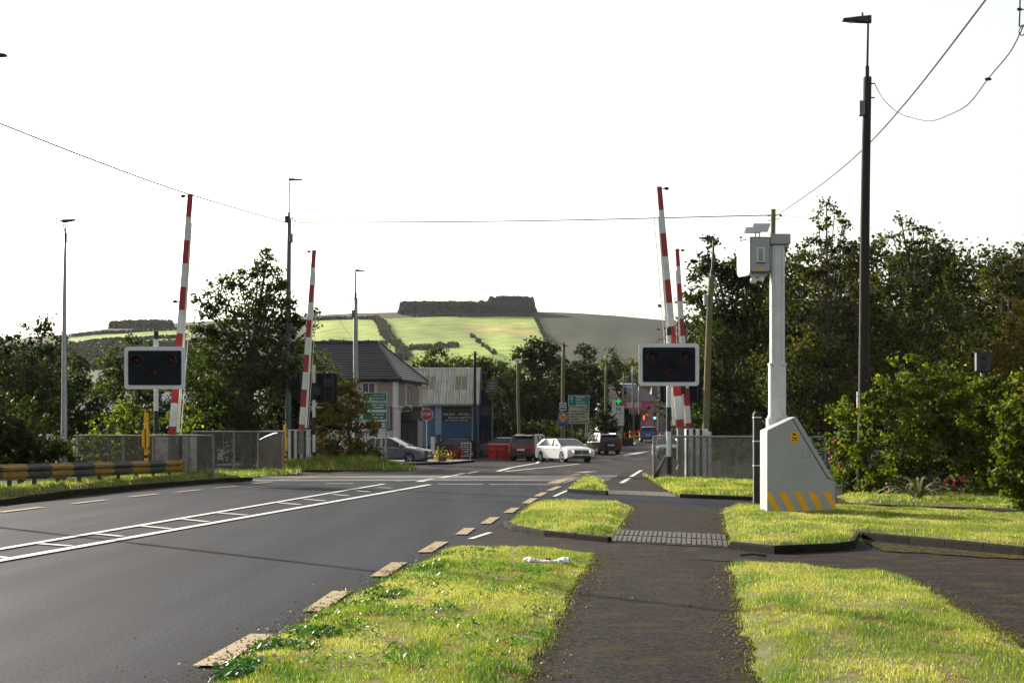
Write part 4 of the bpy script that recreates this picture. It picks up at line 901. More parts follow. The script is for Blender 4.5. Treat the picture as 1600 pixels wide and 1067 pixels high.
# slate courses: thin ledges down the two visible slopes
def courses(A, B, T0, T1, n, nm='slate_course'):
    nrm = (Vector(B) - Vector(A)).cross(Vector(T0) - Vector(A)).normalized(); 
    if nrm.z < 0: nrm = -nrm
    for i in range(n):
        f0 = i / n; f1 = (i + .96) / n
        a0 = Vector(A).lerp(Vector(T0), f0); b0 = Vector(B).lerp(Vector(T1), f0); a1 = Vector(A).lerp(Vector(T0), f1); b1 = Vector(B).lerp(Vector(T1), f1)
        k0 = nrm * .045; k1 = nrm * .012
        MB().add([a0, b0, b1, a1, a0 + k0, b0 + k0, b1 + k1, a1 + k1], [(0, 1, 2, 3), (4, 5, 6, 7), (0, 1, 5, 4), (2, 3, 7, 6), (0, 3, 7, 4), (1, 2, 6, 5)]).build(nm, m_slate, rf)
courses(v[0], v[1], v[4], v[5], 16); courses(v[3], v[0], v[4], v[4], 16)
for a, b in ((0, 4), (3, 4), (4, 5)): MB().cyl(Vector(v[a]) + Vector((0, 0, .03)), Vector(v[b]) + Vector((0, 0, .03)), .09, n=6).build('ridge_tile', M('ridge_clay', (.05, .05, .06), .6), rf)
for a, b in ((0, 1), (3, 0)): MB().cyl(Vector(v[a]) + Vector((0, 0, -.08)), Vector(v[b]) + Vector((0, 0, -.08)), .1, n=8).build('gutter', m_gutter, H)
# arched recess panels on upper floor
def arch(face, u0, u1, z0, z1, rr=.45):
    n = 5; pts = [(u0, z0), (u1, z0)] + [(u1 - rr + rr * math.cos(R(90 * i / n)), z1 - rr + rr * math.sin(R(90 * i / n))) for i in range(n + 1)] + [(u0 + rr - rr * math.sin(R(90 * i / n)), z1 - rr + rr * math.cos(R(90 * i / n))) for i in range(n + 1)]
    return face.poly(pts, .005, .03, 'pebble_panel', m_dash)
zs = lambda py, Y=117: Z_(py, Y)
band = 1.65 + 46 / 2600 * 117       # py 634 level
def window(face, u0, u1, z0, z1, par=None):
    f = face.rect(min(u0, u1), max(u0, u1), z0, z1, .01, .07, 'window', m_whiter); a, b = min(u0, u1), max(u0, u1)
    face.rect(a + .07, b - .07, z0 + .07, z1 - .07, .072, .085, 'pane', m_glass, f); mm = (a + b) / 2
    face.rect(mm - .02, mm + .02, z0 + .07, z1 - .07, .087, .10, 'glazing_bar', m_whiter, f)
    face.rect(a - .05, b + .05, z0 - .08, z0, .01, .14, 'sill', m_whiter, f); return f
uA = lambda px: fA.u(px); uB = lambda px: fB.u(px)
arch(fA, uA(616), uA(590), zs(636), zs(596)); window(fA, uA(587), uA(566), zs(626), zs(598)); arch(fA, uA(562), uA(540), zs(636), zs(596)); arch(fA, uA(530), uA(500), zs(636), zs(596))
Yb = 119; arch(fB, uB(622.5), uB(632), zs(634, Yb), zs(598, Yb), .4); window(fB, uB(634), uB(642), zs(634, 120), zs(600, 120)); arch(fB, uB(643.5), uB(654), zs(634, 121), zs(601, 121), .6)
fA.rect(-.02, LA, zs(637), zs(635), .005, .10, 'string_course', m_whiter); fB.rect(-.02, LB, zs(637), zs(635), .005, .10, 'string_course', m_whiter)
fA.rect(-.03, .28, 0, EZ - .1, .005, .05, 'quoin_strip', m_whiter); fB.rect(-.03, .30, 0, EZ - .1, .005, .05, 'quoin_strip', m_whiter)
for i in range(8):
    z = .1 + i * .42
    for j in range(7):
        u = j * 1.02 + (.5 if i % 2 else .32); fA.rect(u, u + 1.0, z, z + .40, .005, .035, 'rusticated_block', m_whiter)
fB.rect(.4, .95, .1, 3.4, .005, .03, 'white_pier', m_whiter)
# dark pub front on face B with awning and door
pf = fB.rect(uB(626), uB(650), .05, zs(645, 120), .01, .12, 'pub_front', m_gutter); fB.rect(uB(627), uB(650), zs(657, 120), zs(644, 120), .13, .75, 'fascia', M('dark_fascia', (.02, .018, .015), .6), pf)
fB.rect(uB(633), uB(643), .1, 2.1, .125, .16, 'door', M('dark_brown_door', (.02, .014, .012), .4), pf); text('41', .45, 0, 0, pf, M('cream_lettering', (.6, .58, .5), .6)); 
lt = [o for o in C.objects if o.name.startswith('lettering')][-1]; p_ = fB.pt((uB(633) + uB(641)) / 2, zs(657.5, 120), .78); lt.location = p_; lt.rotation_euler = (0, 0, math.atan2(dB.y, dB.x))
pw = fB.pt(uB(628.5), zs(641, 118), .35); 
sg = thing('pub_sign', 'round dark green pub sign projecting over the corner pub doorway', 'sign', tuple(c0 + Vector((pw.x, pw.y, pw.z))))
MB().cyl((0, -.05, 0), (0, .05, 0), .31, n=20).build('disc', M('dark_green_sign', '#1c4a38', .5), sg); MB().cyl((0, -.06, 0), (0, -.03, 0), .33, .33, 20, False).build('rim', m_steel, sg)
blurred_words('xxxxxxxx', .08, 0, -.06, sg, M('pale_lettering', (.5, .55, .5), .6), -.062); MB().sphere((0, -.06, .1), .07, 6, 5, (1, .2, 1)).build('emblem', m_red, sg)
tag(box(-.35, .35, -.12, .12, -.45, .45).build('wall_lantern', m_gutter, None, bevel=.03), 'black box lantern mounted at the right end of the pub front', 'lantern').location = (X_(652, 120.5), 120.3, Z_(645, 120.5))
tag(MB().tube([Vector((0, 0, 0)), Vector((0, -.4, .05)), Vector((0, -.4, -.2))], .03).build('wall_bracket', m_gutter), 'small bracket under the pub upper window', 'bracket').location = (X_(644, 118.3), 119.2, Z_(636, 118.5))
t = thing('framed_notice', 'narrow red-framed notice board on the pub wall by the green signs', 'notice board', (X_(609, 116), 115.9, Z_(653, 116)))
box(-.18, .18, -.1, 0, -.85, .8).build('frame', M('dull_red_frame', '#6a2c34', .6), t); box(-.13, .05, -.115, -.102, -.75, .7).build('sheet', m_pblue, t)

# --- blue workshop
Yf = 125.0
Wk = thing('workshop', 'blue painted workshop with pale corrugated roof and a furniture sign', 'workshop', (X_(700, Yf), Yf, 0))
def wx(px, Y=Yf): return X_(px, Y) - X_(700, Yf)
ze = Z_(632, Yf); zr = Z_(577, Yf + 6); xl, xr = wx(640), wx(747)
MB().prism([(0, 0), (0, ze), (6, zr - .12), (12, ze), (12, 0)], xl, xr, 'x').build('wall', m_blue, Wk)
box(wx(652), wx(655.5), -.06, 0, 0, ze).build('corner_pier', m_whiter, Wk); box(wx(680), wx(690), -.07, 0, 0, ze - .05).build('pier', m_pblue, Wk); box(wx(737), wx(745), -.07, 0, 0, ze - .05).build('pier', m_pblue, Wk)
for a_, b_ in ((656, 679.5), (691, 736)):
    dr = box(wx(a_), wx(b_), -.03, 0, .03, ze - .1).build('roller_door', m_blue, Wk)
    for k in range(11): box(wx(a_) + .02, wx(b_) - .02, -.05, -.031, .1 + k * .33, .12 + k * .33).build('door_rib', m_blue, dr)
box(wx(726), wx(735), -.055, -.031, 0.05, 1.6).build('side_door', M('mid_blue_door', '#2f4866', .7), Wk)
rx0, rx1 = wx(636, Yf), wx(749, Yf); nS = 11
rt = MB().loft([[(rx0, -.35, ze - .08), (rx1, -.35, ze - .08), (rx1, -.35, ze), (rx0, -.35, ze)], [(rx0, 6, zr - .08), (rx1, 6, zr - .08), (rx1, 6, zr), (rx0, 6, zr)], [(rx0, 12.3, ze - .1), (rx1, 12.3, ze - .1), (rx1, 12.3, ze), (rx0, 12.3, ze)]]).build('roof', M('roof_underlay', (.2, .2, .19), .8), Wk)
m_corr = M('weathered_corrugated_sheet', '#c9c8c1', .7, 0, .22, 1.6, .2, 30, streak=(1, .25, .25), c2='#9b9a93')
m_rl = M('yellowed_rooflight', '#8d8469', .5, 0, .25, 5)
sw = (rx1 - rx0) / nS
sl = Vector((0, 6.35, zr - ze)); up_ = Vector((0, -(zr - ze), 6.35)).normalized()
for i in range(nS):
    x0 = rx0 + i * sw; nw = 4; segs = [(0, 1)]
    if i in (2, 3, 7, 8): segs = [(0, .40), (.40, .78), (.78, 1)]
    for f0, f1 in segs:
        vs, fs = [], []
        for f in (f0, f1):
            for k in range(nw * 2 + 1):
                x = x0 + (sw - .05) * k / (nw * 2); hh = (.085 if k % 2 else .0) + (.06 if k == 0 else 0); p = Vector((x, -.35, ze)) + sl * f + up_ * hh
                if f1 - f0 < 1 and f0 == .40: p = p + up_ * .01
                vs.append(p)
        q_ = nw * 2 + 1; fs = [(k, k + 1, q_ + k + 1, q_ + k) for k in range(q_ - 1)]
        MB().add(vs, fs).build('rooflight' if f0 == .40 else 'roof_sheet', m_rl if f0 == .40 else m_corr, rt)
MB().cyl((rx0, 6, zr + .05), (rx1, 6, zr + .05), .09, n=8).build('ridge_cap', m_corr, rt); MB().cyl((rx0, -.42, ze - .06), (rx1, -.42, ze - .06), .1, n=8).build('gutter', M('grey_gutter', '#6f7070', .6), Wk)
box(rx1, rx1 + .1, -.35, 6.0, ze - .15, ze + .02, Matrix.Rotation(math.atan2(zr - ze, 6.35), 3, 'X'), (rx1, -.35, ze)).build('verge_board', m_navy, rt)
sb = box(wx(691), wx(736.5), -.09, -.055, Z_(658.5, Yf), Z_(635.5, Yf)).build('sign_board', M('sign_board_black', '#15151d', .6), Wk); mx_ = (wx(691) + wx(736.5)) / 2
m_so = M('faded_gold_lettering', '#6d4f3a', .6); m_sw = M('white_lettering', '#c9c9cc', .6)
text('Village Emporium', .32, mx_, Z_(640, Yf), sb, m_so, -.095, sx=.95); text('WE BUY.... WE SELL', .27, mx_, Z_(647.3, Yf), sb, m_sw, -.095, sx=.88)
text('AND USED FURNITURE', .18, mx_ + .2, Z_(652.5, Yf), sb, m_sw, -.095, sx=.92); text('ANTIQUES & CURIOS Etc.', .17, mx_, Z_(656.5, Yf), sb, m_sw, -.095, sx=.95)
an = thing('annexe', 'dark navy lean-to annexe attached right of the blue workshop', 'building', (X_(749, 129), 129, 0))
x1_ = X_(768, 129) - X_(749, 129)
MB().prism([(0, 0), (x1_, 0), (x1_, 4.2), (0, 5.2)], 0, 9).build('wall', m_navy, an); MB().prism([(-.03, 5.21), (x1_ + .15, 4.15), (x1_ + .15, 4.27), (-.03, 5.33)], -.2, 9.2).build('roof', m_slate, an)
box(.12, x1_ * .45, -.04, 0, .1, 2.2).build('door', M('rust_brown_door', '#3a2a2c', .8), an); box(.1, x1_ - .1, -.05, 0, 3.2, 3.9).build('name_board', M('brown_board', '#463a3d', .8), an)
MB().cyl((x1_ + .06, -.05, .05), (x1_ + .06, -.05, 4.1), .05, n=6).build('downpipe', m_steel, an)
t = thing('hanging_sign', 'shield-shaped grey sign hanging above the annexe beside the trees', 'sign', (X_(769, 128), 128, Z_(603, 128)))
MB().prism([(-.42, .42), (.45, .42), (.45, -.12), (.22, -.42), (-.2, -.42), (-.42, -.12)], -.04, .04).build('board', M('sign_grey', '#4b4d50', .7), t)
for k, s_ in enumerate(('xxxxxx', 'xxxx xx', 'xxxxx')): blurred_words(s_, .12, 0, .22 - k * .2, t, M('dim_lettering', '#85878a', .7), -.045)
MB().cyl((-.8, .02, .45), (.5, .02, .45), .025, n=5).build('bracket', m_gutter, t)

# --- distant shop, houses, structures
def simple_house(label, px0, px1, Y, eave_py, ridge_py, wallm, roofm, depth=9, cat='house', hip=0.0, gable=False, wins=()):
    x0 = X_(px0, Y); x1 = X_(px1, Y); g = gz(Y); t = thing('house', label, cat, ((x0 + x1) / 2, Y, g - .3)); hw_ = (x1 - x0) / 2; ze = Z_(eave_py, Y) - g + .3; zr = Z_(ridge_py, Y + depth / 2) - g + .3
    box(-hw_, hw_, 0, depth, 0, ze).build('wall', wallm, t)
    o_ = .3; v = [(-hw_ - o_, -o_, ze), (hw_ + o_, -o_, ze), (hw_ + o_, depth + o_, ze), (-hw_ - o_, depth + o_, ze), (-hw_ + hip, depth / 2, zr), (hw_ - hip, depth / 2, zr)]
    r_ = MB().add(v, [(0, 1, 5, 4), (2, 3, 4, 5), (0, 4, 3), (1, 2, 5), (0, 3, 2, 1)]).build('roof', roofm, t)
    for wx0, wx1, wy0, wy1 in wins:
        f = box(X_(wx0, Y) - t.location.x, X_(wx1, Y) - t.location.x, -.06, 0, Z_(wy1, Y) - t.location.z, Z_(wy0, Y) - t.location.z).build('window', m_whiter, t)
        box(X_(wx0, Y) - t.location.x + .08, X_(wx1, Y) - t.location.x - .08, -.09, -.061, Z_(wy1, Y) - t.location.z + .08, Z_(wy0, Y) - t.location.z - .08).build('pane', m_glass, f)
    return t, r_
m_droof = M('dark_roof_tiles', '#33292e', .7, 0, .15, 2, .2, 12)
m_pinkw = M('pink_shop_wall', '#a26a74', .8, 0, .2, 3)
sh, _ = simple_house('distant pink shop with dark hipped roof beyond the pharmacy sign', 962, 1026, 238, 627, 606, m_pinkw, m_droof, 10, 'shop', 1.5)
loc = sh.location
def sbx(px0, px1, py0, py1, k0, k1, nm, m_, Y=238): return box(X_(px0, Y) - loc.x, X_(px1, Y) - loc.x, -k1, -k0, Z_(py1, Y) - loc.z, Z_(py0, Y) - loc.z).build(nm, m_, sh)
fsc = sbx(976, 1014, 628, 637, .01, .15, 'fascia', M('pale_pink_fascia', '#c9a5b8', .6)); sbx(976, 979, 627, 637, .16, .2, 'fascia_end', M('magenta_panel', '#b8407c', .6)); sbx(1001, 1014, 628, 637, .16, .2, 'fascia_end', M('magenta_panel', '#b8407c', .6))
random.seed(8)
for k in range(10): sbx(977 + k * 3.6, 979.6 + k * 3.6, 641, 655, .01, .1, 'shop_window', [m_glass, M('warm_display', '#7a4a30', .6), M('red_display', '#8a2530', .6)][k % 3])
simple_house('pale gabled house half hidden by trees left of the distant pole', 935, 962, 200, 622, 604, m_whiter, m_droof, 8, wins=((940, 946, 628, 636),))
simple_house('pale blue boxy building above the pink shop roof', 971, 992, 262, 600, 599, M('pale_blue_cladding', '#8fb0cc', .7), M('pale_blue_cladding', '#8fb0cc', .7), 8, 'building')
simple_house('dark grey terrace house right of the pink shop', 1022, 1060, 262, 630, 604, M('grey_render', '#6e6a6a', .9), m_droof, 10, wins=((1034, 1040, 634, 642),))
simple_house('long dark outbuilding roof showing behind the left signal board', 118, 300, 104, 645, 612, M('dim_render', '#4c4d52', .9), M('blue_grey_slates', '#545a68', .6, 0, .25, 5, .4, 14), 9, 'outbuilding')

# ================================================================== signs
def face_sign(name, label, cat, px, Y, zb=0):
    return thing(name, label, cat, (X_(px, Y), Y, gz(Y)))
# green direction signs near pub
t = face_sign('direction_sign', 'stack of green direction signs on one grey post before the corner pub', 'direction sign', 597, 92)
def sg_(px, py, Y=92): return (X_(px, Y) - t.location.x, Z_(py, Y) - gz(Y))
MB().cyl((0, 0, 0), (0, 0, sg_(0, 683)[1]), .055, n=8).build('post', m_steel, t); MB().cyl((sg_(603, 0)[0], .05, 0), (sg_(603, 0)[0], .05, sg_(0, 612)[1]), .05, n=8).build('post', m_steel, t); MB().cyl((sg_(572, 0)[0], .05, 0), (sg_(572, 0)[0], .05, sg_(0, 612)[1]), .05, n=8).build('post', m_steel, t)
m_sgreen = M('sign_green', '#0f6a4a', .45, 0, .06, 4); m_swhite = M('sign_white', '#b8c4c4', .5); m_sbrown = M('sign_brown', '#5a3020', .5)
for py0, py1, l1, l2, a_ in ((613, 627, 'Luimneach', 'LIMERICK', 566), (628.5, 641, 'xxxx xxxxx', 'xxxxxxxx', 566), (643, 656.5, 'xx xxxxxx', 'xxxx xxx', 566)):
    x0, z0 = sg_(a_, py1); x1, z1 = sg_(605, py0)
    b_ = box(x0, x1, -.06, -.03, z0, z1).build('green_panel', m_sgreen, t); cx = (x0 + x1) / 2
    for q_ in ((x0, x1, z0, z0 + .035), (x0, x1, z1 - .035, z1), (x0, x0 + .035, z0 + .036, z1 - .036), (x1 - .035, x1, z0 + .036, z1 - .036)): box(q_[0], q_[1], -.068, -.061, q_[2], q_[3]).build('white_border', m_swhite, b_)
    fn = blurred_words if l1[0] == 'x' else text; q = .12 if l1[0] == 'x' else .17
    fn(l1, q, cx + .2, z1 - .15, b_, m_swhite, -.066); fn(l2, q, cx + .2, z0 + .15, b_, m_swhite, -.066)
x0, z0 = sg_(576, 669); x1, z1 = sg_(603, 658.5); b_ = box(x0, x1, -.06, -.03, z0, z1).build('brown_panel', m_sbrown, t); box(x1 - .24, x1 - .04, -.07, -.061, z0 + .05, z1 - .05).build('symbol_plate', m_swhite, b_)
b2 = box(sg_(580, 0)[0], sg_(602, 0)[0], -.02, .02, sg_(0, 673)[1], sg_(0, 670.5)[1]).build('cross_bar', m_swhite, t)
# stop sign
t = face_sign('stop_sign', 'red octagonal STOP sign on a slim grey post before the blue workshop', 'stop sign', 667, 103); zc = Z_(647.5, 103); r_ = .375
MB().cyl((0, .03, 0), (0, .03, zc + .2), .04, n=8).build('post', m_steel, t)
oct_ = lambda r: [(r * math.cos(R(22.5 + 45 * i)), zc + r * math.sin(R(22.5 + 45 * i))) for i in range(8)]
MB().prism(oct_(r_ * 1.08), -.03, -.01).build('white_rim', m_white, t); fc = MB().prism(oct_(r_), -.045, -.032).build('face', m_red, t); text('STOP', .27, 0, zc, fc, m_white, -.05, sx=.85)
# advance signs on right of junction
t = face_sign('direction_sign', 'large green route sign above a pale town-notice panel by the cars', 'road sign', 905, 122)
def s2(px, py): return (X_(px, 122) - t.location.x, Z_(py, 122) - gz(122))
for px in (893.5, 916): MB().cyl((s2(px, 0)[0], .05, -.1), (s2(px, 0)[0], .05, s2(0, 620)[1]), .05, n=8).build('post', m_steel, t)
x0, z0 = s2(888, 635); x1, z1 = s2(921, 617.5); g_ = box(x0, x1, -.03, 0, z0, z1).build('green_panel', M('sign_green_lit', '#15715c', .45), t)  # lighter copy of the sign green, its lit look put into the colour
for q_ in ((x0, x1, z0, z0 + .04), (x0, x1, z1 - .04, z1), (x0, x0 + .04, z0 + .041, z1 - .041), (x1 - .04, x1, z0 + .041, z1 - .041)): box(q_[0], q_[1], -.038, -.031, q_[2], q_[3]).build('white_border', m_swhite, g_)
box(x0 + .22, x0 + .28, -.04, -.031, z0 + .3, z1 - .25).build('arrow_shaft', m_swhite, g_); MB().prism([(x0 + .13, z1 - .26), (x0 + .37, z1 - .26), (x0 + .25, z1 - .1)], -.04, -.031).build('arrow_head', m_swhite, g_)
for k, s_ in enumerate(('xxxxxxxxx', 'xxxxxx', 'xxx xxxxx', 'xxxxxxxxxxx')): blurred_words(s_, .12, x0 + .55, z1 - .14 - k * .185, g_, m_swhite, -.035, 'LEFT')
x0, z0 = s2(888.5, 662); x1, z1 = s2(921, 636); g_ = box(x0, x1, -.03, 0, z0, z1).build('notice_panel', M('cream_sign', '#a7a48f', .6), t); m_st = M('sign_text_grey', '#4d5554', .6)
blurred_words('xxxxx', .1, x1 - .5, z1 - .12, g_, m_st, -.034, 'LEFT'); box(x1 - .2, x1 - .08, -.036, -.031, z1 - .18, z1 - .07).build('black_tag', m_black, g_)
for k, s_ in enumerate(('xxxxxxx xx xxxxxx', 'xxxx xxxxxxxxx', 'xxxxxxx x xxxxx', 'xxxxxxxx', 'xxxx xxxxxx')): blurred_words(s_, .13, x0 + .1, z1 - .32 - k * .19, g_, m_st, -.034, 'LEFT')
box(x1 - .5, x1 - .1, -.036, -.031, z0 + .1, z0 + .2).build('green_tag', M('green_tag', '#3c6a4a', .6), g_)
t = face_sign('warning_sign', 'yellow diamond children warning sign with blue backing under small white plates', 'warning sign', 880, 116); z_ = Z_(652, 116)
for dx in (-.13, .12): MB().cyl((dx - .02, .1, 0), (dx - .02, .1, z_), .035, n=6).build('post', m_steel, t)
box(-.36, .36, -.02, .01, Z_(666, 116), Z_(643.5, 116)).build('backing', M('blue_grey_backing', '#5b6590', .6), t)
dm = MB().prism([(-.31, z_), (0, z_ + .33), (.31, z_), (0, z_ - .33)], -.035, -.022).build('yellow_diamond', M('sign_amber', '#e2a50c', .5), t)
for dx in (-.07, .07): MB().sphere((dx, -.04, z_ + .07 - abs(dx - .07) * .0), .035, 6, 4, (1, .3, 1)).build('figure', m_black, dm); box(dx - .035, dx + .035, -.042, -.036, z_ - .12, z_ + .04).build('figure', m_black, dm)
box(-.3, .28, -.035, -.021, Z_(665.5, 116), Z_(660.5, 116)).build('blue_plate', M('dark_blue_plate', '#353b78', .6), t)
for z0_, z1_ in ((629, 634), (635, 641)): pl = box(-.26, .24, .02, .04, Z_(z1_, 116), Z_(z0_, 116)).build('white_plate', m_swhite, t); box(-.2, .18, .012, .019, Z_(z1_ - 1.6, 116), Z_(z0_ + 1.6, 116)).build('plate_print', m_st, pl)
# A-board, bins, pump, flowers, box
t = face_sign('pavement_sign', 'framed dark pavement sign on a low stand before the blue workshop', 'A-board', 728.5, 113); z0, z1 = Z_(713, 113), Z_(691, 113)
fr = box(-.34, .34, -.03, .03, z0, z1).build('frame', m_dirtywhite, t); bd = box(-.28, .28, -.04, -.031, z0 + .06, z1 - .06).build('board', M('dark_maroon_board', '#4a3236', .6), t)
for k, s_ in enumerate(('xxx xxx', 'xxxxxxxx', 'xx xxxxx', 'xxxxxxx', 'xxx xxxx')): blurred_words(s_, .09, 0, z1 - .15 - k * .16, bd, m_sw, -.043)
for k in (-1, 1): MB().tube([Vector((k * .3, -.2, .03)), Vector((k * .25, 0, .2)), Vector((k * .3, .2, .03))], .025).build('foot', m_white, t)
m_bin = M('bin_red', '#b3161b', .5, 0, .1, 3)
def wbin():
    t = thing('wheelie_bin', 'bright red wheelie bin, leftmost of the three beside the workshop', 'wheelie bin', (0, 0, 0), 0, 'red wheelie bins')
    MB().loft([[(-.24, -.26, .06), (.24, -.26, .06), (.24, .26, .06), (-.24, .26, .06)], [(-.30, -.34, .98), (.30, -.34, .98), (.30, .34, .98), (-.30, .34, .98)]]).build('body', m_bin, t, bevel=.02)
    MB().loft([[(-.33, -.4, .985), (.33, -.4, .985), (.33, .38, .985), (-.33, .38, .985)], [(-.28, -.3, 1.08), (.28, -.3, 1.08), (.28, .34, 1.1), (-.28, .34, 1.1)]]).build('lid', m_bin, t, bevel=.02)
    for k in (-1, 1): MB().cyl((k * .27, .25, .11), (k * .22, .25, .11), .11, n=10).build('wheel', m_tyre, t)
    box(-.12, .12, -.335, -.318, .72, .82, Matrix.Rotation(R(-5), 3, 'X')).build('badge', M('bin_print', '#c95c50', .6), t); return t
b0 = wbin(); b0.location = (X_(769.5, 110), 110, 0)
for px, lb in ((783.5, 'bright red wheelie bin, middle of the three beside the workshop'), (797, 'bright red wheelie bin half hidden by the maroon car')):
    c_ = copy_tree(b0); c_.location = (X_(px, 110), 110 + random.uniform(-.1, .1), 0); c_['label'] = lb
t = face_sign('fuel_pump', 'slim white air pump with hoses standing beside the blue wall', 'pump', 676, 108)
box(-.12, .14, -.15, .15, .12, 1.55).build('cabinet', m_white, t, bevel=.03); box(-.18, -.121, -.1, .1, .7, 1.1).build('hose_holder', m_black, t)
MB().cyl((.38, 0, .12), (.38, 0, 1.7), .1, n=8).build('stand', m_trim, t)
for k in (-1, 1): MB().tube([Vector((.38 + k * .06, 0, 1.3)), Vector((.38 + k * .2, 0, 1.75)), Vector((.38 + k * .26, 0, 1.5)), Vector((.38 + k * .14, 0, .8))], .025).build('hose', m_trim, t)
tag(box(-.22, .22, -.2, .2, .12, .78).build('utility_box', M('dark_green_box', '#23402f', .6), None, bevel=.02), 'small dark green utility box by the silver car nose', 'utility box').location = (X_(662, 96), 96, 0)
t = face_sign('marker_post', 'thin pale yellow marker post on the traffic island beside yellow flowers', 'marker post', 684, 93.8); box(-.04, .05, -.03, .03, .1, Z_(697, 93.8)).build('shaft', M('cream_yellow', '#d9cc94', .5), t); box(.055, .10, -.03, .03, .1, Z_(699, 93.8)).build('dark_edge', m_black, t)
for lb, px, Yq, cc in (('clump of yellow and orange flowers beside the thin marker post', 690, 98, [(.5, .32, .02), (.45, .15, .02)]), ('mound of bright red flowers left of the pavement sign', 714, 108, [(.5, .02, .02), (.4, .015, .03)])):
    rng = np.random.default_rng(px); nn = 420; P_ = rng.normal(0, 1, (nn, 3)) * np.array([.28, .2, .16]) + np.array([X_(px, Yq), Yq, .45]); cq = np.array([cc[i] for i in rng.integers(0, 2, nn)]); gk = rng.random(nn) < .3; cq[gk] = (.03, .07, .015)
    t = thing('flower_planter', lb, 'flowers', (0, 0, 0))
    o = bpy.data.objects.new('blooms', fast_mesh('blooms', leaf_quads(P_, np.full(nn, .1), rng, .1, .9), 4, m_weed, np.repeat(cq, 4, 0))); C.objects.link(o); o.parent = t
    MB().cyl((X_(px, Yq), Yq, .05), (X_(px, Yq), Yq, .38), .22, .3, 10).build('pot', M('terracotta', '#6d3a28', .8), t)
# far street clutter
t = face_sign('pharmacy_sign', 'tall white shop sign panel with dark emblem beyond the dark hedge', 'shop sign', 966.5, 170); z0, z1 = Z_(664.5, 170) - gz(170), Z_(634, 170) - gz(170)
b_ = box(-.56, .56, -.05, .05, z0, z1).build('panel', m_white, t); mA = M('emblem_dark', '#3d4350', .6)
for k in (-1, 1): MB().prism([(k * .25, z1 - .6), (k * .17, z1 - .6), (0, z1 - .25), (k * .02, z1 - .18)], -.056, -.051).build('emblem', mA, b_); MB().prism([(k * .25, z1 - .15), (k * .12, z1 - .15), (k * .12, z1 - .35), (k * .25, z1 - .35)], -.056, -.051).build('emblem', mA, b_)
box(-.4, .4, -.056, -.051, z1 - .82, z1 - .75).build('print_line', M('emblem_dark', '#3d4350', .6), b_); MB().prism([(-.25, z0 + .9), (-.05, z0 + .55), (-.45, z0 + .55)], -.056, -.051).build('amber_triangle', M('sign_amber', '#e2a50c', .5), b_)
for k in (-.4, .4): MB().cyl((k, .02, 0), (k, .02, z0), .05, n=6).build('leg', m_steel, t)
m_gx = M('green_neon', '#10a040', .4, emit=('#18d860', .35))
t = face_sign('pharmacy_cross', 'glowing green pharmacy cross above the white shop sign', 'pharmacy cross', 966.5, 175); zc = Z_(626.5, 175) - gz(175)
MB().prism([(-.09, zc - .28), (.09, zc - .28), (.09, zc - .09), (.28, zc - .09), (.28, zc + .09), (.09, zc + .09), (.09, zc + .28), (-.09, zc + .28), (-.09, zc + .09), (-.28, zc + .09), (-.28, zc - .09), (-.09, zc - .09)], -.08, .08).build('cross', m_gx, t); MB().cyl((0, .1, 0), (0, .1, zc), .04, n=6).build('stem', m_steel, t)
t = face_sign('traffic_light', 'distant traffic light showing green beside the road works', 'traffic light', 1023, 200); zc = Z_(651, 200) - gz(200)
MB().cyl((0, .05, 0), (0, .05, zc - .5), .06, n=6).build('pole', m_black, t); hd = box(-.17, .17, -.12, .12, zc - .5, zc + .55).build('signal_head', m_black, t); MB().cyl((0, -.15, zc - .15), (0, -.121, zc - .15), .16, n=12).build('green_lamp', M('lit_green_lamp', '#50ffd0', .4, emit=('#60ffd8', 1.6)), hd)
for k in (.1, .38): MB().cyl((0, -.14, zc + k), (0, -.121, zc + k), .1, n=10).build('dark_lamp', m_hood, hd)
m_or = M('safety_orange', '#d9480f', .6); m_cone = m_or
def cone(label, px, Y, h=.75, r=.2):
    t = face_sign('traffic_cone', label, 'traffic cone', px, Y); MB().cyl((0, 0, .04), (0, 0, h), r, .03, 10).build('body', m_or, t); MB().cyl((0, 0, h * .5), (0, 0, h * .68), r * .58, r * .42, 10).build('white_sleeve', m_white, t); box(-r * 1.3, r * 1.3, -r * 1.3, r * 1.3, 0, .04).build('base', m_or, t); return t
cone('orange and white traffic cone right of the dark four-wheel-drive', 969.5, 155, 1.0, .22)['group'] = 'traffic cones'; cone('orange traffic cone right of the blue car beneath the green light', 1032, 185, 1.0, .32)['group'] = 'traffic cones'
def barrier_(label, px, Y, w_=1.1):
    t = face_sign('works_barrier', label, 'barrier', px, Y); 
    for z in (.35, .85): box(-w_ / 2, w_ / 2, -.02, .02, z, z + .18).build('board', m_or if z > .5 else M('barrier_yellow', '#d89a14', .6), t)
    for k in (-1, 1): box(k * w_ / 2 - .03, k * w_ / 2 + .03, -.15, .15, 0, 1.05).build('leg', M('barrier_yellow', '#d89a14', .6), t)
    return t
barrier_('orange and yellow road works barrier, left one beyond the dark car', 984, 178)['group'] = 'road works barriers'; barrier_('orange and yellow road works barrier, right one beside the blue car', 991.5, 190)['group'] = 'road works barriers'
t = face_sign('works_sign', 'small yellow diamond road works sign before the pink shop', 'warning sign', 1011, 205); zc = Z_(648, 205) - gz(205); MB().prism([(-.27, zc), (0, zc + .27), (.27, zc), (0, zc - .27)], -.02, .02).build('face', M('sign_amber', '#e2a50c', .5), t); MB().cyl((0, .05, 0), (0, .05, zc), .03, n=6).build('post', m_steel, t)
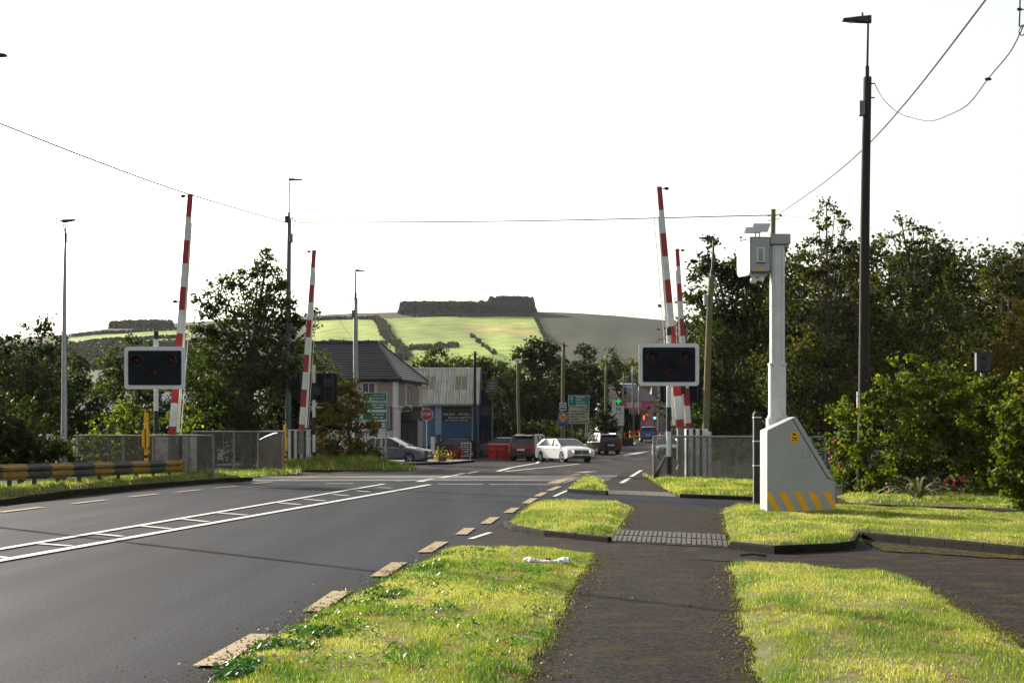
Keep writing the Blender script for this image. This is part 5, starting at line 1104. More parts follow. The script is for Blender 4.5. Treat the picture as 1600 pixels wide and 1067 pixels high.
t = face_sign('works_flag', 'tilted orange safety flag right of the distant green light', 'flag', 1028, 196); MB().cyl((-.1, 0, 0), (.15, 0, 2.6), .02, n=5).build('staff', m_steel, t); MB().prism([(-.02, 1.3), (.12, 1.3), (.36, 2.3), (.3, 2.5), (.15, 2.4)], -.01, .01).build('cloth', M('sign_orange', '#e0762a', .6), t)
t = face_sign('warning_lamp', 'small orange beacon on a thin staff before the pink shop', 'beacon', 1006, 200); MB().cyl((0, 0, 0), (0, 0, 2.2), .03, n=5).build('staff', m_black, t); MB().sphere((0, 0, 2.5), .15, 8, 6, (.8, .8, 2)).build('beacon', M('beacon_orange', '#e06030', .4, emit=('#ff7040', .8)), t)
# low walls
tag(box(-1.6, 1.6, -.1, .1, 0, 1.0).build('garden_wall', M('pale_wall', '#8b8478', .9), None), 'short pale garden wall behind the dark four-wheel-drive', 'wall').location = (X_(922, 150), 154, gz(154))
t = thing('gate_pillar', 'short pale stone gate pillar behind the dark four-wheel-drive', 'pillar', (X_(936, 158), 158, gz(158))); box(-.3, .3, -.3, .3, 0, 1.3).build('shaft', M('pale_wall', '#8b8478', .9), t); box(-.36, .36, -.36, .36, 1.3, 1.4).build('cap', m_whiter, t)
tag(box(-1.9, 1.9, -.1, .1, 0, .75).build('garden_wall', M('dark_wall', '#3a2c2e', .9), None), 'low dark garden wall below the hedge by the traffic cone', 'wall').location = (X_(958, 162), 161, gz(161))

# ================================================================== cars
def car(name, label, cat, px, Y, rz, paint, L=4.5, W=1.82, H=1.65, kind='suv', plate_txt='', roof=None, lights_on=False, clad=True):
    t = thing(name, label, cat, (X_(px, Y), Y, gz(Y)), rz)
    wr = .345 if kind == 'suv' else .325; hl = L / 2; fa, ra = hl - .86, -hl + .80   # axles
    bl = {'suv': 1.02, 'estate': .97, 'hatch': .98}[kind]; zb = .24 if kind != 'suv' else .28
    def body(sx, dz):
        p = [(hl, zb + .1)]
        p += [(hl + .01, .55), (hl - .03, .72), (hl - .18, bl - .16), (hl - .55, bl - .08), (hl - 1.18, bl + .02), (-hl + .35, bl + .06), (-hl + .06, bl + .02), (-hl, bl - .25), (-hl - .01, .5), (-hl + .03, zb + .08), (-hl + .2, zb)]
        for c_ in (ra, fa):
            for i in range(9): a = R(180 - 180 * i / 8); p.append((c_ + (wr + .05) * math.cos(a), wr + (wr + .05) * math.sin(a) if math.sin(a) > .05 else zb))
        p.append((hl - .2, zb)); p = p[::-1]
        return [(x * sx, z + (dz if z > .7 else 0)) for x, z in p]
    rings = []
    for y, sx, dz in ((-W / 2, .965, -.10), (-W / 2 + .02, .985, -.06), (-W / 2 + .13, 1, -.01), (-.4, 1.004, .02), (.4, 1.004, .02), (W / 2 - .13, 1, -.01), (W / 2 - .02, .985, -.06), (W / 2, .965, -.10)):
        rings.append([(x, y, z) for x, z in body(sx, dz)])
    MB().loft(rings).build('body', paint, t, smooth=False, bevel=.03)
    # greenhouse
    cb = hl - 1.15; rf0 = hl - 2.15 if kind != 'suv' else hl - 1.9; rr0 = {'suv': -hl + .55, 'estate': -hl + 1.0, 'hatch': -hl + 1.0}[kind]; rb = -hl + .14; zt = H - .05
    def sec(f):  # f 0 belt, 1 roof
        xf = cb + (rf0 - cb) * f; xb = rb + (rr0 - rb) * f; y = W / 2 - .07 - .17 * f; z = bl - .03 + (zt - bl + .03) * f
        return [(xf, -y, z), (xf + .10 * (1 - f), -y * .45, z), (xf + .10 * (1 - f), y * .45, z), (xf, y, z), (xb, y, z), (xb, -y, z)]
    MB().loft([sec(0), sec(.5), sec(1)]).build('windows', m_glass, t)
    y1 = W / 2 - .25
    roofm = roof or paint
    MB().loft([[(x, y * 1.02, z) for x, y, z in sec(1)], [(rf0 - .15, -y1 + .05, H), (rf0 - .1, -.3, H), (rf0 - .1, .3, H), (rf0 - .15, y1 - .05, H), (rr0 + .1, y1 - .05, H - .01), (rr0 + .1, -y1 + .05, H - .01)]]).build('roof', roofm, t, bevel=.03)
    def yb(f): return W / 2 - .07 - .17 * f + .008
    for s_ in (-1, 1):
        for (x0, f0, x1, f1, r_) in ((cb, 0, rf0, 1, .032), (hl - 2.35, 0, hl - 2.42, 1, .035), (-hl + 1.25, 0, -hl + 1.3, 1, .036), (rb, 0, rr0, 1, .05)):
            MB().cyl((x0, s_ * yb(f0), bl), (x1, s_ * yb(f1), zt), r_, n=6).build('pillar', paint if r_ != .035 else m_trim, t)
        if kind == 'suv': MB().cyl((rf0 - .3, s_ * (y1 - .02), H + .03), (rr0 + .2, s_ * (y1 - .02), H + .03), .022, n=6).build('roof_rail', m_chrome, t)
        m_ = MB().sphere((cb - .25, s_ * (W / 2 + .08), bl + .08), .1, 8, 6, (.6, 1.1, .8)).build('mirror', paint, t)
        for xd in (.35, -.75): box(xd, xd + .18, s_ * W / 2 - .012, s_ * W / 2 + .012, bl - .18, bl - .15).build('door_handle', m_chrome, t)
        if clad: box(ra + wr + .08, fa - wr - .08, s_ * (W / 2 - .02) - .025, s_ * (W / 2 - .02) + .025, zb, zb + .12).build('sill', m_trim, t)
        for c_ in (fa, ra):
            w_ = MB().cyl((c_, s_ * (W / 2 - .22), wr), (c_, s_ * (W / 2 - .015), wr), wr, n=20).build('wheel', m_tyre, t)
            MB().cyl((c_, s_ * (W / 2 - .05), wr), (c_, s_ * (W / 2 - .008), wr), wr * .66, n=14).build('rim', M('rim_dark', (.05, .05, .055), .5), w_)
            for k in range(5):
                a = 2 * math.pi * k / 5; MB().cyl((c_, s_ * (W / 2 - .002), wr), (c_ + math.cos(a) * wr * .62, s_ * (W / 2 - .002), wr + math.sin(a) * wr * .62), .028, n=4).build('spoke', m_alloy, w_)
            MB().cyl((c_, s_ * (W / 2 - .16), wr), (c_, s_ * (W / 2 - .12), wr), wr + .05, n=16).build('arch_liner', m_trim, t)
        hx = MB().loft([[(hl - .02, s_ * .52, .62), (hl - .16, s_ * (W / 2 - .06), .66), (hl - .30, s_ * (W / 2 - .02), .78), (hl - .06, s_ * .56, .76)], [(hl + .03, s_ * .53, .63), (hl - .10, s_ * (W / 2 - .03), .67), (hl - .26, s_ * (W / 2 + .01), .77), (hl - .02, s_ * .57, .75)]]).build('headlight', M('lit_headlamp', '#ffe2b0', .2, emit=('#ffd9a0', 1.5)) if lights_on and s_ > -2 else m_headl, t)
        MB().loft([[(-hl + .04, s_ * (W / 2 - .38), bl - .22), (-hl + .12, s_ * (W / 2 - .03), bl - .24), (-hl + .12, s_ * (W / 2 - .03), bl - .05), (-hl + .05, s_ * (W / 2 - .36), bl - .08)], [(-hl - .03, s_ * (W / 2 - .38), bl - .22), (-hl + .03, s_ * (W / 2), bl - .24), (-hl + .05, s_ * (W / 2), bl - .05), (-hl - .02, s_ * (W / 2 - .36), bl - .08)]]).build('tail_light', m_taill, t)
    gr = box(hl - .02, hl + .03, -.47, .47, .50, .74).build('grille', m_trim, t, bevel=.01)
    for z in (.56, .62, .68): box(hl + .031, hl + .04, -.45, .45, z - .008, z + .008).build('grille_bar', m_chrome, gr)
    MB().cyl((hl + .031, 0, .63), (hl + .05, 0, .63), .075, n=12).build('badge', m_chrome, gr)
    box(hl - .03, hl + .03, -.62, .62, .28, .42).build('lower_intake', m_trim, t, bevel=.01)
    p1 = box(hl + .035, hl + .05, -.26, .26, .42, .52).build('number_plate', m_plate, t)
    p2 = box(-hl - .035, -hl - .02, -.26, .26, bl - .35 if kind == 'suv' else .62, bl - .24 if kind == 'suv' else .73).build('number_plate', m_plate, t)
    box(-hl - .03, -hl + .06, -W / 2 + .08, W / 2 - .08, zb + .02, .52 if clad else .36).build('rear_bumper', m_trim, t, bevel=.02)
    MB().loft([[(rr0 + .02, -y1 + .04, zt - .01), (rr0 + .02, y1 - .04, zt - .01), (rr0 + .06, y1 - .04, H), (rr0 + .06, -y1 + .04, H)], [(rr0 - .2, -y1 + .1, zt - .04), (rr0 - .2, y1 - .1, zt - .04), (rr0 - .17, y1 - .1, zt), (rr0 - .17, -y1 + .1, zt)]]).build('spoiler', paint, t)
    mb_ = Matrix.Rotation(R(90), 4, 'X')
    return t
def cp_(name, c, rough=.25, metal=.3): return M(name, c, rough, metal, .03, 2, coat=.6)
p_white = cp_('white_car_paint', (.75, .76, .78), .3, 0); p_mar = cp_('maroon_car_paint', (.12, .012, .018), .35); p_dark = cp_('dark_brown_car_paint', (.035, .028, .028), .35); p_blue = cp_('blue_car_paint', (.02, .07, .30), .35); p_sil = cp_('silver_car_paint', (.22, .23, .26), .3, .5); p_blk = cp_('black_car_paint', (.012, .012, .015), .25)
car('white_estate_car', 'white estate car turning toward the camera in the middle of the junction', 'car', 882, 103, math.atan2(-.91, .41), p_white, 4.75, 1.84, 1.45, 'estate', lights_on=True, clad=False)
car('maroon_car', 'dark red four-wheel-drive seen from behind, left of the white estate', 'car', 833, 109, math.atan2(.93, .36), p_mar, 4.5, 1.84, 1.68, 'suv')
car('dark_car', 'dark four-wheel-drive seen from behind, right of the white estate', 'car', 941, 134, math.atan2(.96, -.26), p_dark, 4.45, 1.84, 1.60, 'suv')
car('blue_car', 'blue four-wheel-drive driving away toward the green traffic light', 'car', 1014, 180, math.atan2(.99, .10), p_blue, 4.4, 1.85, 1.62, 'suv', roof=p_white)
car('silver_car', 'silver-grey hatchback parked behind the grass bank beside the pub', 'car', 616, 97, math.atan2(-.30, .95), p_sil, 4.3, 1.8, 1.52, 'hatch')
car('black_car', 'black car parked against the blue workshop wall behind the flowers', 'car', 703, 119.5, math.atan2(-.05, -1), p_blk, 4.6, 1.8, 1.42, 'estate', clad=False)
car('dark_green_car', 'pale-roofed dark green car parked behind the red wheelie bins', 'car', 800, 121, math.atan2(.02, 1), cp_('dark_green_car_paint', (.03, .05, .045), .3), 4.3, 1.75, 1.5, 'hatch', roof=p_white)
car('white_car', 'pale grey car seen through the right-hand crossing fence', 'car', 1042, 118, math.atan2(-1, .02), cp_('pale_grey_car_paint', (.4, .41, .43), .3), 4.2, 1.75, 1.46, 'hatch')
car('white_van', 'white van roof and windscreen seen behind the right barrier booms', 'van', 1058, 140, math.atan2(-1, .03), p_white, 4.7, 1.9, 1.9, 'suv', clad=False)
# ================================================================== vegetation
m_leaf = leaf_mat('tree_leaf', (1, 1, 1), (1.9, 1.8, .5), .5, .6)
m_bark = M('tree_bark', (.06, .05, .04), .9, 0, .35, 8, .5, 30)
TRIS = [0]
def lobe_leaves(lobes, rng, leaf, density, cols, yspread=1.0, sub=.30, gap=.25):
    """lobes: (x, y, z, r) metres -> leaf positions, colours; each lobe is a knot of smaller uneven clumps"""
    P, K, S = [], [], []; centres = []
    for (x, y, z, r) in lobes:
        nc = max(7, int(14 * (r / .8) ** 1.3)); nc = min(nc, 80)
        d = rng.normal(0, 1, (nc, 3)); d /= np.linalg.norm(d, axis=1)[:, None]; rad = r * rng.uniform(.25, 1.0, nc) ** .55
        cc = d * rad[:, None] * np.array([1, yspread, .95]) + np.array([x, y, z])
        tot = 12 * density * r * r / (leaf * leaf); per = max(6, int(tot / nc)); base = rng.uniform(.8, 1.2)
        for c in cc:
            cr = max(r * sub, leaf * 1.6) * rng.uniform(.6, 1.5); m = int(per * rng.uniform(.5, 1.5)); centres.append(((x, y, z), tuple(c)))
            q = rng.normal(0, 1, (m, 3)); q /= np.linalg.norm(q, axis=1)[:, None]; q *= (rng.uniform(0, 1, m) ** .5 * cr)[:, None] * np.array([1.15, 1.15, .8])
            # a few stray leaves beyond the clump break the edge
            st = rng.random(m) < .2; q[st] *= 1.9
            P.append(q + c); K.append(np.full(m, base * rng.uniform(.72, 1.3)))
    P = np.vstack(P); K = np.concatenate(K); n = len(P)
    mixv = rng.random(n); c = np.zeros((n, 3))
    ca = np.array(cols); idx = rng.integers(0, len(ca), n); c = ca[idx] * K[:, None] * rng.uniform(.75, 1.25, n)[:, None]
    return P, c, leaf * rng.uniform(.7, 1.5, n), centres
GREEN = [(.030, .052, .010), (.038, .058, .011), (.022, .040, .010)]
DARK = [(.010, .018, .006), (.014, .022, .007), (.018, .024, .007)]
OLIVE = [(.050, .055, .010), (.056, .050, .009), (.030, .042, .009)]
AUTUMN = [(.13, .085, .015), (.10, .055, .015), (.07, .08, .018), (.05, .065, .02)]
BRIGHT = [(.12, .17, .022), (.17, .19, .025), (.08, .125, .02)]
SHRUB = [(.085, .115, .013), (.05, .088, .012), (.105, .110, .013), (.032, .058, .011)]
def tree(name, label, cat, Y, base_px, lobes_px, leaf=.17, density=1.6, cols=GREEN, seed=1, z0=None, trunk=.16, yspread=1.0, sub=.30, group=None, kind=None, mats=None):
    rng = np.random.default_rng(seed); g = gz(Y) if z0 is None else z0; bx = X_(base_px, Y)
    lb = []
    for l in lobes_px:
        r = l[2] * Y / F; lb.append((X_(l[0], Y) - bx, rng.uniform(-.7, .7) * r * 1.2 + (l[3] if len(l) > 3 else 0), max(r * .75, Z_(l[1], Y) - g), r))
    P, c, s, cen = lobe_leaves(lb, rng, leaf, density, cols, yspread, max(sub, .34))
    k = P[:, 2] > .02; P, c, s = P[k], c[k], s[k]
    t = thing(name, label, cat, (bx, Y, g), 0, group)
    V = leaf_quads(P, s, rng, 0, .74)
    o = bpy.data.objects.new('crown', fast_mesh('crown', V, 4, mats or m_leaf, np.repeat(c, 4, 0))); C.objects.link(o); o.parent = t; TRIS[0] += len(P) * 2
    # trunk with limbs to each lobe
    top = max(l[2] for l in lb); mb = MB(); cx = np.mean([l[0] for l in lb]); hs_ = sorted(lb, key=lambda l: l[2])
    spine = [Vector((0, 0, -.1)), Vector((cx * .3, .05, top * .3)), Vector((cx * .7 + .1, 0, top * .6)), Vector((hs_[-1][0], hs_[-1][1] * .5, top))]
    rr = [trunk, trunk * .75, trunk * .45, trunk * .12]
    for a in range(3): mb.cyl(spine[a], spine[a + 1], rr[a], rr[a + 1], 7, cap=False)
    for l in lb:
        p = Vector(l[:3]); f = min(.92, max(.1, p.z / top * .65)); k = f * 3; i = min(2, int(k)); a = spine[i].lerp(spine[i + 1], k - i); mid = a.lerp(p, .5) + Vector((0, 0, .12 * l[3])); r0 = max(.02, rr[i] * .45)
        mb.cyl(a, mid, r0, r0 * .6, 5, False); mb.cyl(mid, p, r0 * .6, r0 * .25, 5, False)
    for (o_, c_) in cen[::2]: mb.cyl(o_, c_, trunk * .12, .012, 4, False)
    mb.build('trunk', m_bark, t); return t
T = tree
# ---- left side
T('tree', 'dark broadleaf tree at the far left behind the slim lamp post', 'tree', 92, 55, [(70, 508, 16), (45, 522, 24), (92, 545, 26), (15, 545, 28), (60, 580, 46), (102, 598, 34), (10, 600, 45), (50, 645, 55), (-45, 570, 60), (108, 650, 34), (-60, 650, 60)], .17, 1.5, DARK + GREEN[:1], 21)
T('bush', 'large dark bush at the left edge above the striped guardrail', 'bush', 56, 30, [(20, 655, 42), (62, 680, 34), (-25, 640, 50), (92, 705, 18), (40, 705, 36), (-5, 705, 42), (75, 715, 20), (-70, 680, 55), (0, 722, 30), (40, 722, 28), (85, 718, 22), (108, 714, 14), (15, 690, 35)], .12, 1.5, DARK + GREEN[:1], 22, trunk=.08)
T('tree', 'small dark tree behind the left signal board', 'tree', 98, 215, [(206, 536, 13), (232, 556, 24), (183, 572, 28), (252, 585, 36), (202, 605, 42), (160, 625, 34), (262, 635, 34), (215, 655, 30)], .17, 1.5, GREEN + DARK, 23)
T('tree', 'tall spreading dark tree around the left utility pole', 'tree', 86, 385, [(419, 398, 11), (404, 420, 19), (430, 425, 13), (378, 443, 26), (346, 447, 20), (328, 478, 24), (372, 490, 42), (425, 478, 38), (445, 520, 34), (315, 520, 26), (350, 550, 50), (420, 555, 52), (318, 600, 44), (385, 620, 55), (448, 590, 40), (312, 650, 32), (370, 665, 42), (470, 500, 14), (492, 488, 9), (487, 512, 9), (465, 535, 18), (310, 468, 9), (440, 450, 18)], .16, 1.7, DARK + GREEN, 24, trunk=.3)
T('bush', 'light-leaved young bush behind the left mesh fence', 'bush', 73, 205, [(208, 634, 17), (190, 652, 24), (228, 656, 22), (165, 672, 28), (215, 682, 28), (250, 668, 24), (140, 690, 20), (286, 655, 24), (300, 690, 22), (265, 695, 26)], .14, 1.1, BRIGHT + GREEN, 25, trunk=.06)
T('bush', 'pale green low bush beside the slim lamp post', 'bush', 66, 130, [(128, 698, 18), (150, 715, 18), (118, 715, 16), (175, 712, 16)], .13, 1.3, BRIGHT + GREEN, 26, trunk=.05)
T('bush', 'dark bush filling behind the left barrier boom', 'bush', 92, 320, [(290, 640, 30), (330, 640, 40), (360, 690, 40), (300, 690, 30), (250, 690, 35), (190, 680, 35), (140, 660, 40), (400, 690, 40), (345, 650, 40)], .18, 2.2, DARK, 27, trunk=.1)
T('tree', 'very dark tree behind the black signal back', 'tree', 88, 470, [(450, 620, 40), (490, 605, 30), (440, 680, 38), (500, 670, 36), (530, 650, 24), (470, 700, 34), (420, 700, 36), (445, 650, 40), (430, 600, 26)], .17, 2.4, DARK, 28)
T('tree', 'yellow-green small tree beside the slate roof edge', 'tree', 100, 508, [(508, 570, 20), (525, 588, 18), (490, 560, 16), (512, 605, 22), (536, 610, 16), (480, 540, 14)], .16, 1.2, OLIVE + GREEN, 29)
T('bush', 'autumn-tinted bush with orange and olive leaves left of the green signs', 'bush', 82, 545, [(548, 602, 12), (540, 622, 20), (562, 625, 14), (528, 648, 26), (560, 655, 26), (508, 640, 18), (520, 690, 28), (556, 692, 28), (582, 672, 12), (578, 700, 14), (498, 668, 18)], .13, 1.5, AUTUMN, 30, trunk=.08)
T('bush', 'dark lower bush at the foot of the autumn bush', 'bush', 84.5, 560, [(540, 705, 22), (565, 708, 20), (585, 708, 11), (515, 708, 20)], .13, 1.6, DARK, 31, trunk=.06)
# ---- right side
T('tree', 'dense dark tree behind the leaning lamp pole', 'tree', 92, 1140, [(1112, 376, 11), (1165, 385, 11), (1100, 410, 22), (1118, 430, 34), (1150, 425, 32), (1095, 475, 32), (1178, 430, 34), (1150, 480, 45), (1125, 545, 58), (1182, 525, 55), (1130, 625, 58), (1190, 610, 52), (1092, 605, 34), (1160, 680, 45), (1100, 670, 30)], .17, 1.7, DARK + OLIVE[2:], 41, trunk=.28)
T('tree', 'spindly tree with sparse airy top between mast and wooden pole', 'tree', 84, 1290, [(1292, 318, 9), (1278, 336, 10), (1305, 332, 10), (1318, 352, 14), (1290, 355, 13), (1268, 378, 16), (1325, 380, 19), (1300, 385, 18), (1248, 418, 24), (1290, 425, 28), (1335, 415, 26), (1232, 470, 34), (1285, 490, 48), (1345, 475, 42), (1240, 570, 55), (1310, 585, 58), (1235, 640, 46), (1300, 665, 45)], .14, 1.35, OLIVE + DARK, 42, trunk=.2)
T('tree', 'loose tree with forked airy top right of the wooden pole', 'tree', 86, 1435, [(1408, 342, 9), (1424, 350, 12), (1440, 362, 12), (1398, 372, 15), (1428, 388, 20), (1458, 385, 18), (1375, 380, 10), (1472, 412, 22), (1395, 415, 20), (1436, 430, 34), (1492, 435, 22), (1382, 450, 28), (1385, 510, 46), (1452, 495, 52), (1505, 490, 36), (1400, 590, 60), (1478, 585, 58), (1440, 650, 50)], .14, 1.35, OLIVE + DARK + GREEN[:1], 43, trunk=.22)
T('tree', 'dark conical-topped tree near the right edge', 'tree', 88, 1570, [(1542, 398, 9), (1548, 418, 16), (1575, 412, 20), (1602, 398, 24), (1556, 450, 36), (1605, 450, 46), (1536, 515, 40), (1590, 530, 55), (1655, 430, 60), (1550, 610, 55), (1640, 560, 75), (1520, 570, 36)], .16, 1.5, DARK + OLIVE, 44, trunk=.24)
T('tree', 'yellowing autumn tree at the right edge above the shrubs', 'tree', 76, 1600, [(1590, 478, 18), (1604, 510, 30), (1580, 545, 32), (1612, 570, 44), (1570, 600, 34), (1625, 630, 50), (1560, 560, 16)], .12, 1.3, OLIVE + AUTUMN[:2], 45, trunk=.12)
for k, (px, lab) in enumerate(((1085, 'dark background tree behind the crossing booms'), (1205, 'dark background tree directly behind the camera mast'), (1330, 'dark background tree behind the wooden pole'), (1450, 'dark background tree behind the big right shrub'), (1570, 'dark background tree beyond the dark signal head'), (1700, 'dark background tree beyond the right edge of the view'))):
    T('tree', lab, 'tree', 108 + k * 2, px + (55 if k == 0 else 0), [(px + dx + (55 if k == 0 else 0), py, 62) for dx, py in ((-45, 540), (45, 530), (0, 480) if k else (15, 560), (30, 440) if k in (1, 2, 3) else (20, 560), (-20, 440) if k in (2, 3, 4) else (0, 600), (-50, 630), (40, 640), (0, 690))], .26, 1.5, DARK, 60 + k, trunk=.25, group='dark trees behind the right side')
T('bush', 'small shrub with red flowers between the gate and wooden pole', 'shrub', 49.5, 1318, [(1325, 632, 15), (1308, 655, 18), (1335, 665, 22), (1300, 690, 16), (1328, 705, 22), (1312, 740, 20), (1335, 752, 14), (1296, 640, 9), (1325, 685, 20), (1318, 725, 20)], .085, 1.6, SHRUB, 46, trunk=.04)
T('bush', 'big leafy shrub with light upright shoots right of the wooden pole', 'shrub', 44.5, 1450, [(1398, 566, 8), (1428, 558, 7), (1445, 580, 12), (1478, 578, 10), (1380, 620, 26), (1425, 612, 30), (1475, 612, 32), (1520, 625, 30), (1370, 670, 28), (1415, 680, 42), (1465, 680, 46), (1525, 680, 40), (1400, 740, 32), (1460, 750, 38), (1520, 750, 40), (1555, 700, 30), (1500, 590, 9), (1376, 595, 10), (1555, 640, 30), (1570, 690, 36), (1360, 720, 26), (1350, 640, 14), (1540, 600, 16), (1440, 640, 38), (1490, 640, 36), (1340, 690, 20), (1500, 700, 44), (1560, 740, 34), (1550, 770, 26), (1430, 720, 36), (1385, 770, 24), (1350, 750, 22), (1560, 610, 22), (1575, 650, 24), (1568, 720, 26), (1555, 665, 26)], .10, 2.3, SHRUB, 47, trunk=.08)
T('bush', 'bright green leafy shrub at the right edge of the lawn', 'shrub', 36.5, 1610, [(1598, 650, 26), (1612, 690, 34), (1590, 715, 24), (1605, 750, 36), (1582, 765, 18), (1650, 720, 55), (1640, 640, 40), (1600, 785, 20), (1572, 700, 20), (1600, 600, 24), (1570, 660, 18), (1580, 625, 16), (1575, 740, 22), (1605, 720, 34), (1590, 680, 24), (1562, 690, 16), (1565, 640, 14), (1560, 745, 14)], .085, 2.2, SHRUB, 48, trunk=.06)
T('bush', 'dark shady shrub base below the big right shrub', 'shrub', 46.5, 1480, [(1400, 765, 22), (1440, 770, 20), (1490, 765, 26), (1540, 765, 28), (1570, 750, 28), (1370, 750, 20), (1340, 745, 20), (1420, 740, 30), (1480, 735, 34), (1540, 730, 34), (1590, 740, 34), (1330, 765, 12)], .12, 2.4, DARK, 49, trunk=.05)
# flax plant: sword leaves
t = thing('flax_plant', 'spiky long-leaved plant drooping at the foot of the big right shrub', 'plant', (X_(1435, 40.5), 40.5, 0)); rng = np.random.default_rng(3)
for i in range(34):
    a = rng.uniform(0, 2 * math.pi); L_ = rng.uniform(.9, 1.6); up_a = rng.uniform(.75, 1.35); pts = []; x = y = 0; z = .02; dr = up_a
    for k in range(7): pts.append((x, y, z)); x += math.cos(a) * math.cos(dr) * L_ / 6; y += math.sin(a) * math.cos(dr) * L_ / 6; z += math.sin(dr) * L_ / 6; dr -= .30
    mb = MB(); vs = []
    for k, p in enumerate(pts): w_ = .035 * (1 - (k / 6.2) ** 2) + .004; vs += [(p[0] - math.sin(a) * w_, p[1] + math.cos(a) * w_, max(.01, p[2])), (p[0] + math.sin(a) * w_, p[1] - math.cos(a) * w_, max(.01, p[2]))]
    mb.add(vs, [(2 * k, 2 * k + 1, 2 * k + 3, 2 * k + 2) for k in range(6)]).build('blade', M('flax_leaf', (.16, .20, .06), .5, 0, .2, 4, c2=(.28, .26, .12)), t)
# red fuchsia blooms
mb = MB()
for px, py, Y in ((1305, 688, 48.6), (1298, 704, 48.6), (1297, 716, 48.6), (1320, 690, 48.6), (1314, 725, 48.6), (1490, 753, 43.2), (1478, 749, 43.2), (1330, 700, 48.6), (1284, 720, 49), (1390, 765, 43), (1504, 747, 43)):
    p = P3(px, py, Y - .5)
    for k in range(3): mb.sphere(p + Vector((random.uniform(-.06, .06), random.uniform(-.05, .05), random.uniform(-.08, .08))), .035, 6, 4, (1, 1, 1.4))
o = mb.build('red_blossoms', M('fuchsia_red', '#b01030', .6)); o['kind'] = 'stuff'; o['label'] = 'scattered small red fuchsia blossoms on the right-hand shrubs'; o['category'] = 'flowers'
# ---- centre
T('tree', 'rounded tree top rising behind the workshop roof left end', 'tree', 190, 680, [(682, 562, 18), (660, 575, 20), (708, 572, 18), (640, 585, 14), (690, 595, 32), (655, 610, 30)], .30, 2.7, GREEN + OLIVE, 70)
T('tree', 'small tree behind the slate roof hip of the corner pub', 'tree', 160, 600, [(572, 537, 6), (585, 540, 8), (602, 546, 8), (612, 560, 9), (596, 565, 14), (622, 570, 10)], .22, .8, GREEN, 71)
T('tree', 'broad low tree behind the right end of the workshop roof', 'tree', 185, 745, [(735, 572, 16), (752, 568, 12), (768, 578, 20), (725, 585, 18), (750, 600, 30), (790, 600, 30), (785, 575, 12)], .30, 2.7, GREEN + OLIVE, 72)
T('tree', 'big round-headed dark tree behind the tall green-brown pole', 'tree', 155, 840, [(835, 545, 16), (818, 558, 18), (855, 552, 20), (875, 568, 18), (845, 580, 28), (808, 600, 30), (870, 605, 34), (835, 635, 40), (895, 600, 24), (880, 650, 34), (812, 655, 36), (790, 640, 24)], .25, 2.8, DARK + OLIVE[2:], 73, trunk=.3)
T('tree', 'dark hedge-like trees behind the red wheelie bins', 'tree', 140, 785, [(785, 625, 24), (770, 660, 24), (800, 670, 28), (830, 680, 26), (775, 690, 22), (860, 680, 26), (785, 600, 14)], .24, 2.8, DARK, 74)
T('tree', 'dark tree left of the distant pole behind the signs', 'tree', 175, 910, [(905, 572, 14), (922, 585, 18), (898, 600, 24), (930, 610, 26), (905, 640, 34), (935, 645, 22), (950, 590, 16)], .26, 2.8, DARK, 75)
T('cedar_tree', 'small flat-topped cedar against the hill above the distant trees', 'tree', 240, 916, [(908, 541, 5), (920, 545, 7), (904, 550, 6), (928, 550, 5), (914, 556, 8), (922, 562, 8)], .26, 2.4, DARK, 76, yspread=1.0)
T('tree', 'slender conifer right of the cedar against the hill', 'tree', 235, 962, [(958, 548, 5), (960, 560, 8), (962, 575, 11), (962, 592, 14), (962, 612, 16)], .28, 2.7, DARK + GREEN[:1], 77)
T('tree', 'yellowish-green tree top above the pale blue building', 'tree', 290, 985, [(972, 580, 12), (988, 575, 13), (1002, 585, 12), (985, 600, 18), (1010, 600, 14), (945, 565, 9), (950, 580, 12)], .36, 2.4, OLIVE + BRIGHT[:1], 78)
T('tree', 'pale distant tree directly left of the right signal board', 'tree', 300, 1025, [(1018, 590, 14), (1035, 600, 18), (1050, 585, 16), (1060, 610, 22)], .36, 2.4, OLIVE + GREEN, 79)
T('bush', 'low yellow-green bushes behind the white estate car', 'bush', 121, 880, [(860, 683, 9), (872, 678, 11), (888, 682, 10), (900, 680, 9), (910, 688, 8), (850, 690, 7)], .16, 2.7, BRIGHT + OLIVE, 80, trunk=.05)
T('bush', 'rounded dark shrub left of the tall white shop sign', 'bush', 158, 940, [(935, 655, 12), (950, 658, 13), (942, 648, 9), (930, 670, 12), (950, 672, 12), (962, 668, 8)], .18, 2.8, DARK + GREEN[:1], 81, trunk=.06)
# clipped hedge
rng = np.random.default_rng(9)
def hedge(label, px0, px1, Y, py_top, depth=1.5, cols=DARK, n=5000, leaf=.16, z0=None, kind='hedge'):
    g = gz(Y); x0, x1 = X_(px0, Y), X_(px1, Y); h = Z_(py_top, Y) - g; f = rng.integers(0, 3, n)
    P = np.stack([rng.uniform(0, x1 - x0, n), rng.uniform(0, depth, n), rng.uniform(0, h, n)], 1); P[f == 0, 1] = rng.normal(0, .06, (f == 0).sum()); P[f == 1, 2] = h + rng.normal(0, .07, (f == 1).sum())
    ca = np.array(cols); c = ca[rng.integers(0, len(ca), n)] * rng.uniform(.6, 1.3, n)[:, None]
    t = thing('hedge', label, 'hedge', (x0, Y, g)); o = bpy.data.objects.new('foliage', fast_mesh('foliage', leaf_quads(P, leaf * rng.uniform(.6, 1.3, n), rng), 4, m_leaf, np.repeat(c, 4, 0))); C.objects.link(o); o.parent = t
    box(.1, x1 - x0 - .1, .15, depth - .15, 0, h * .9).build('woody_core', m_bark, t); return t
hedge('clipped dark green hedge beside the distant pink shop', 976, 1001, 205, 648)
hedge('taller dark hedge right of the white shop sign', 971, 982, 178, 640)
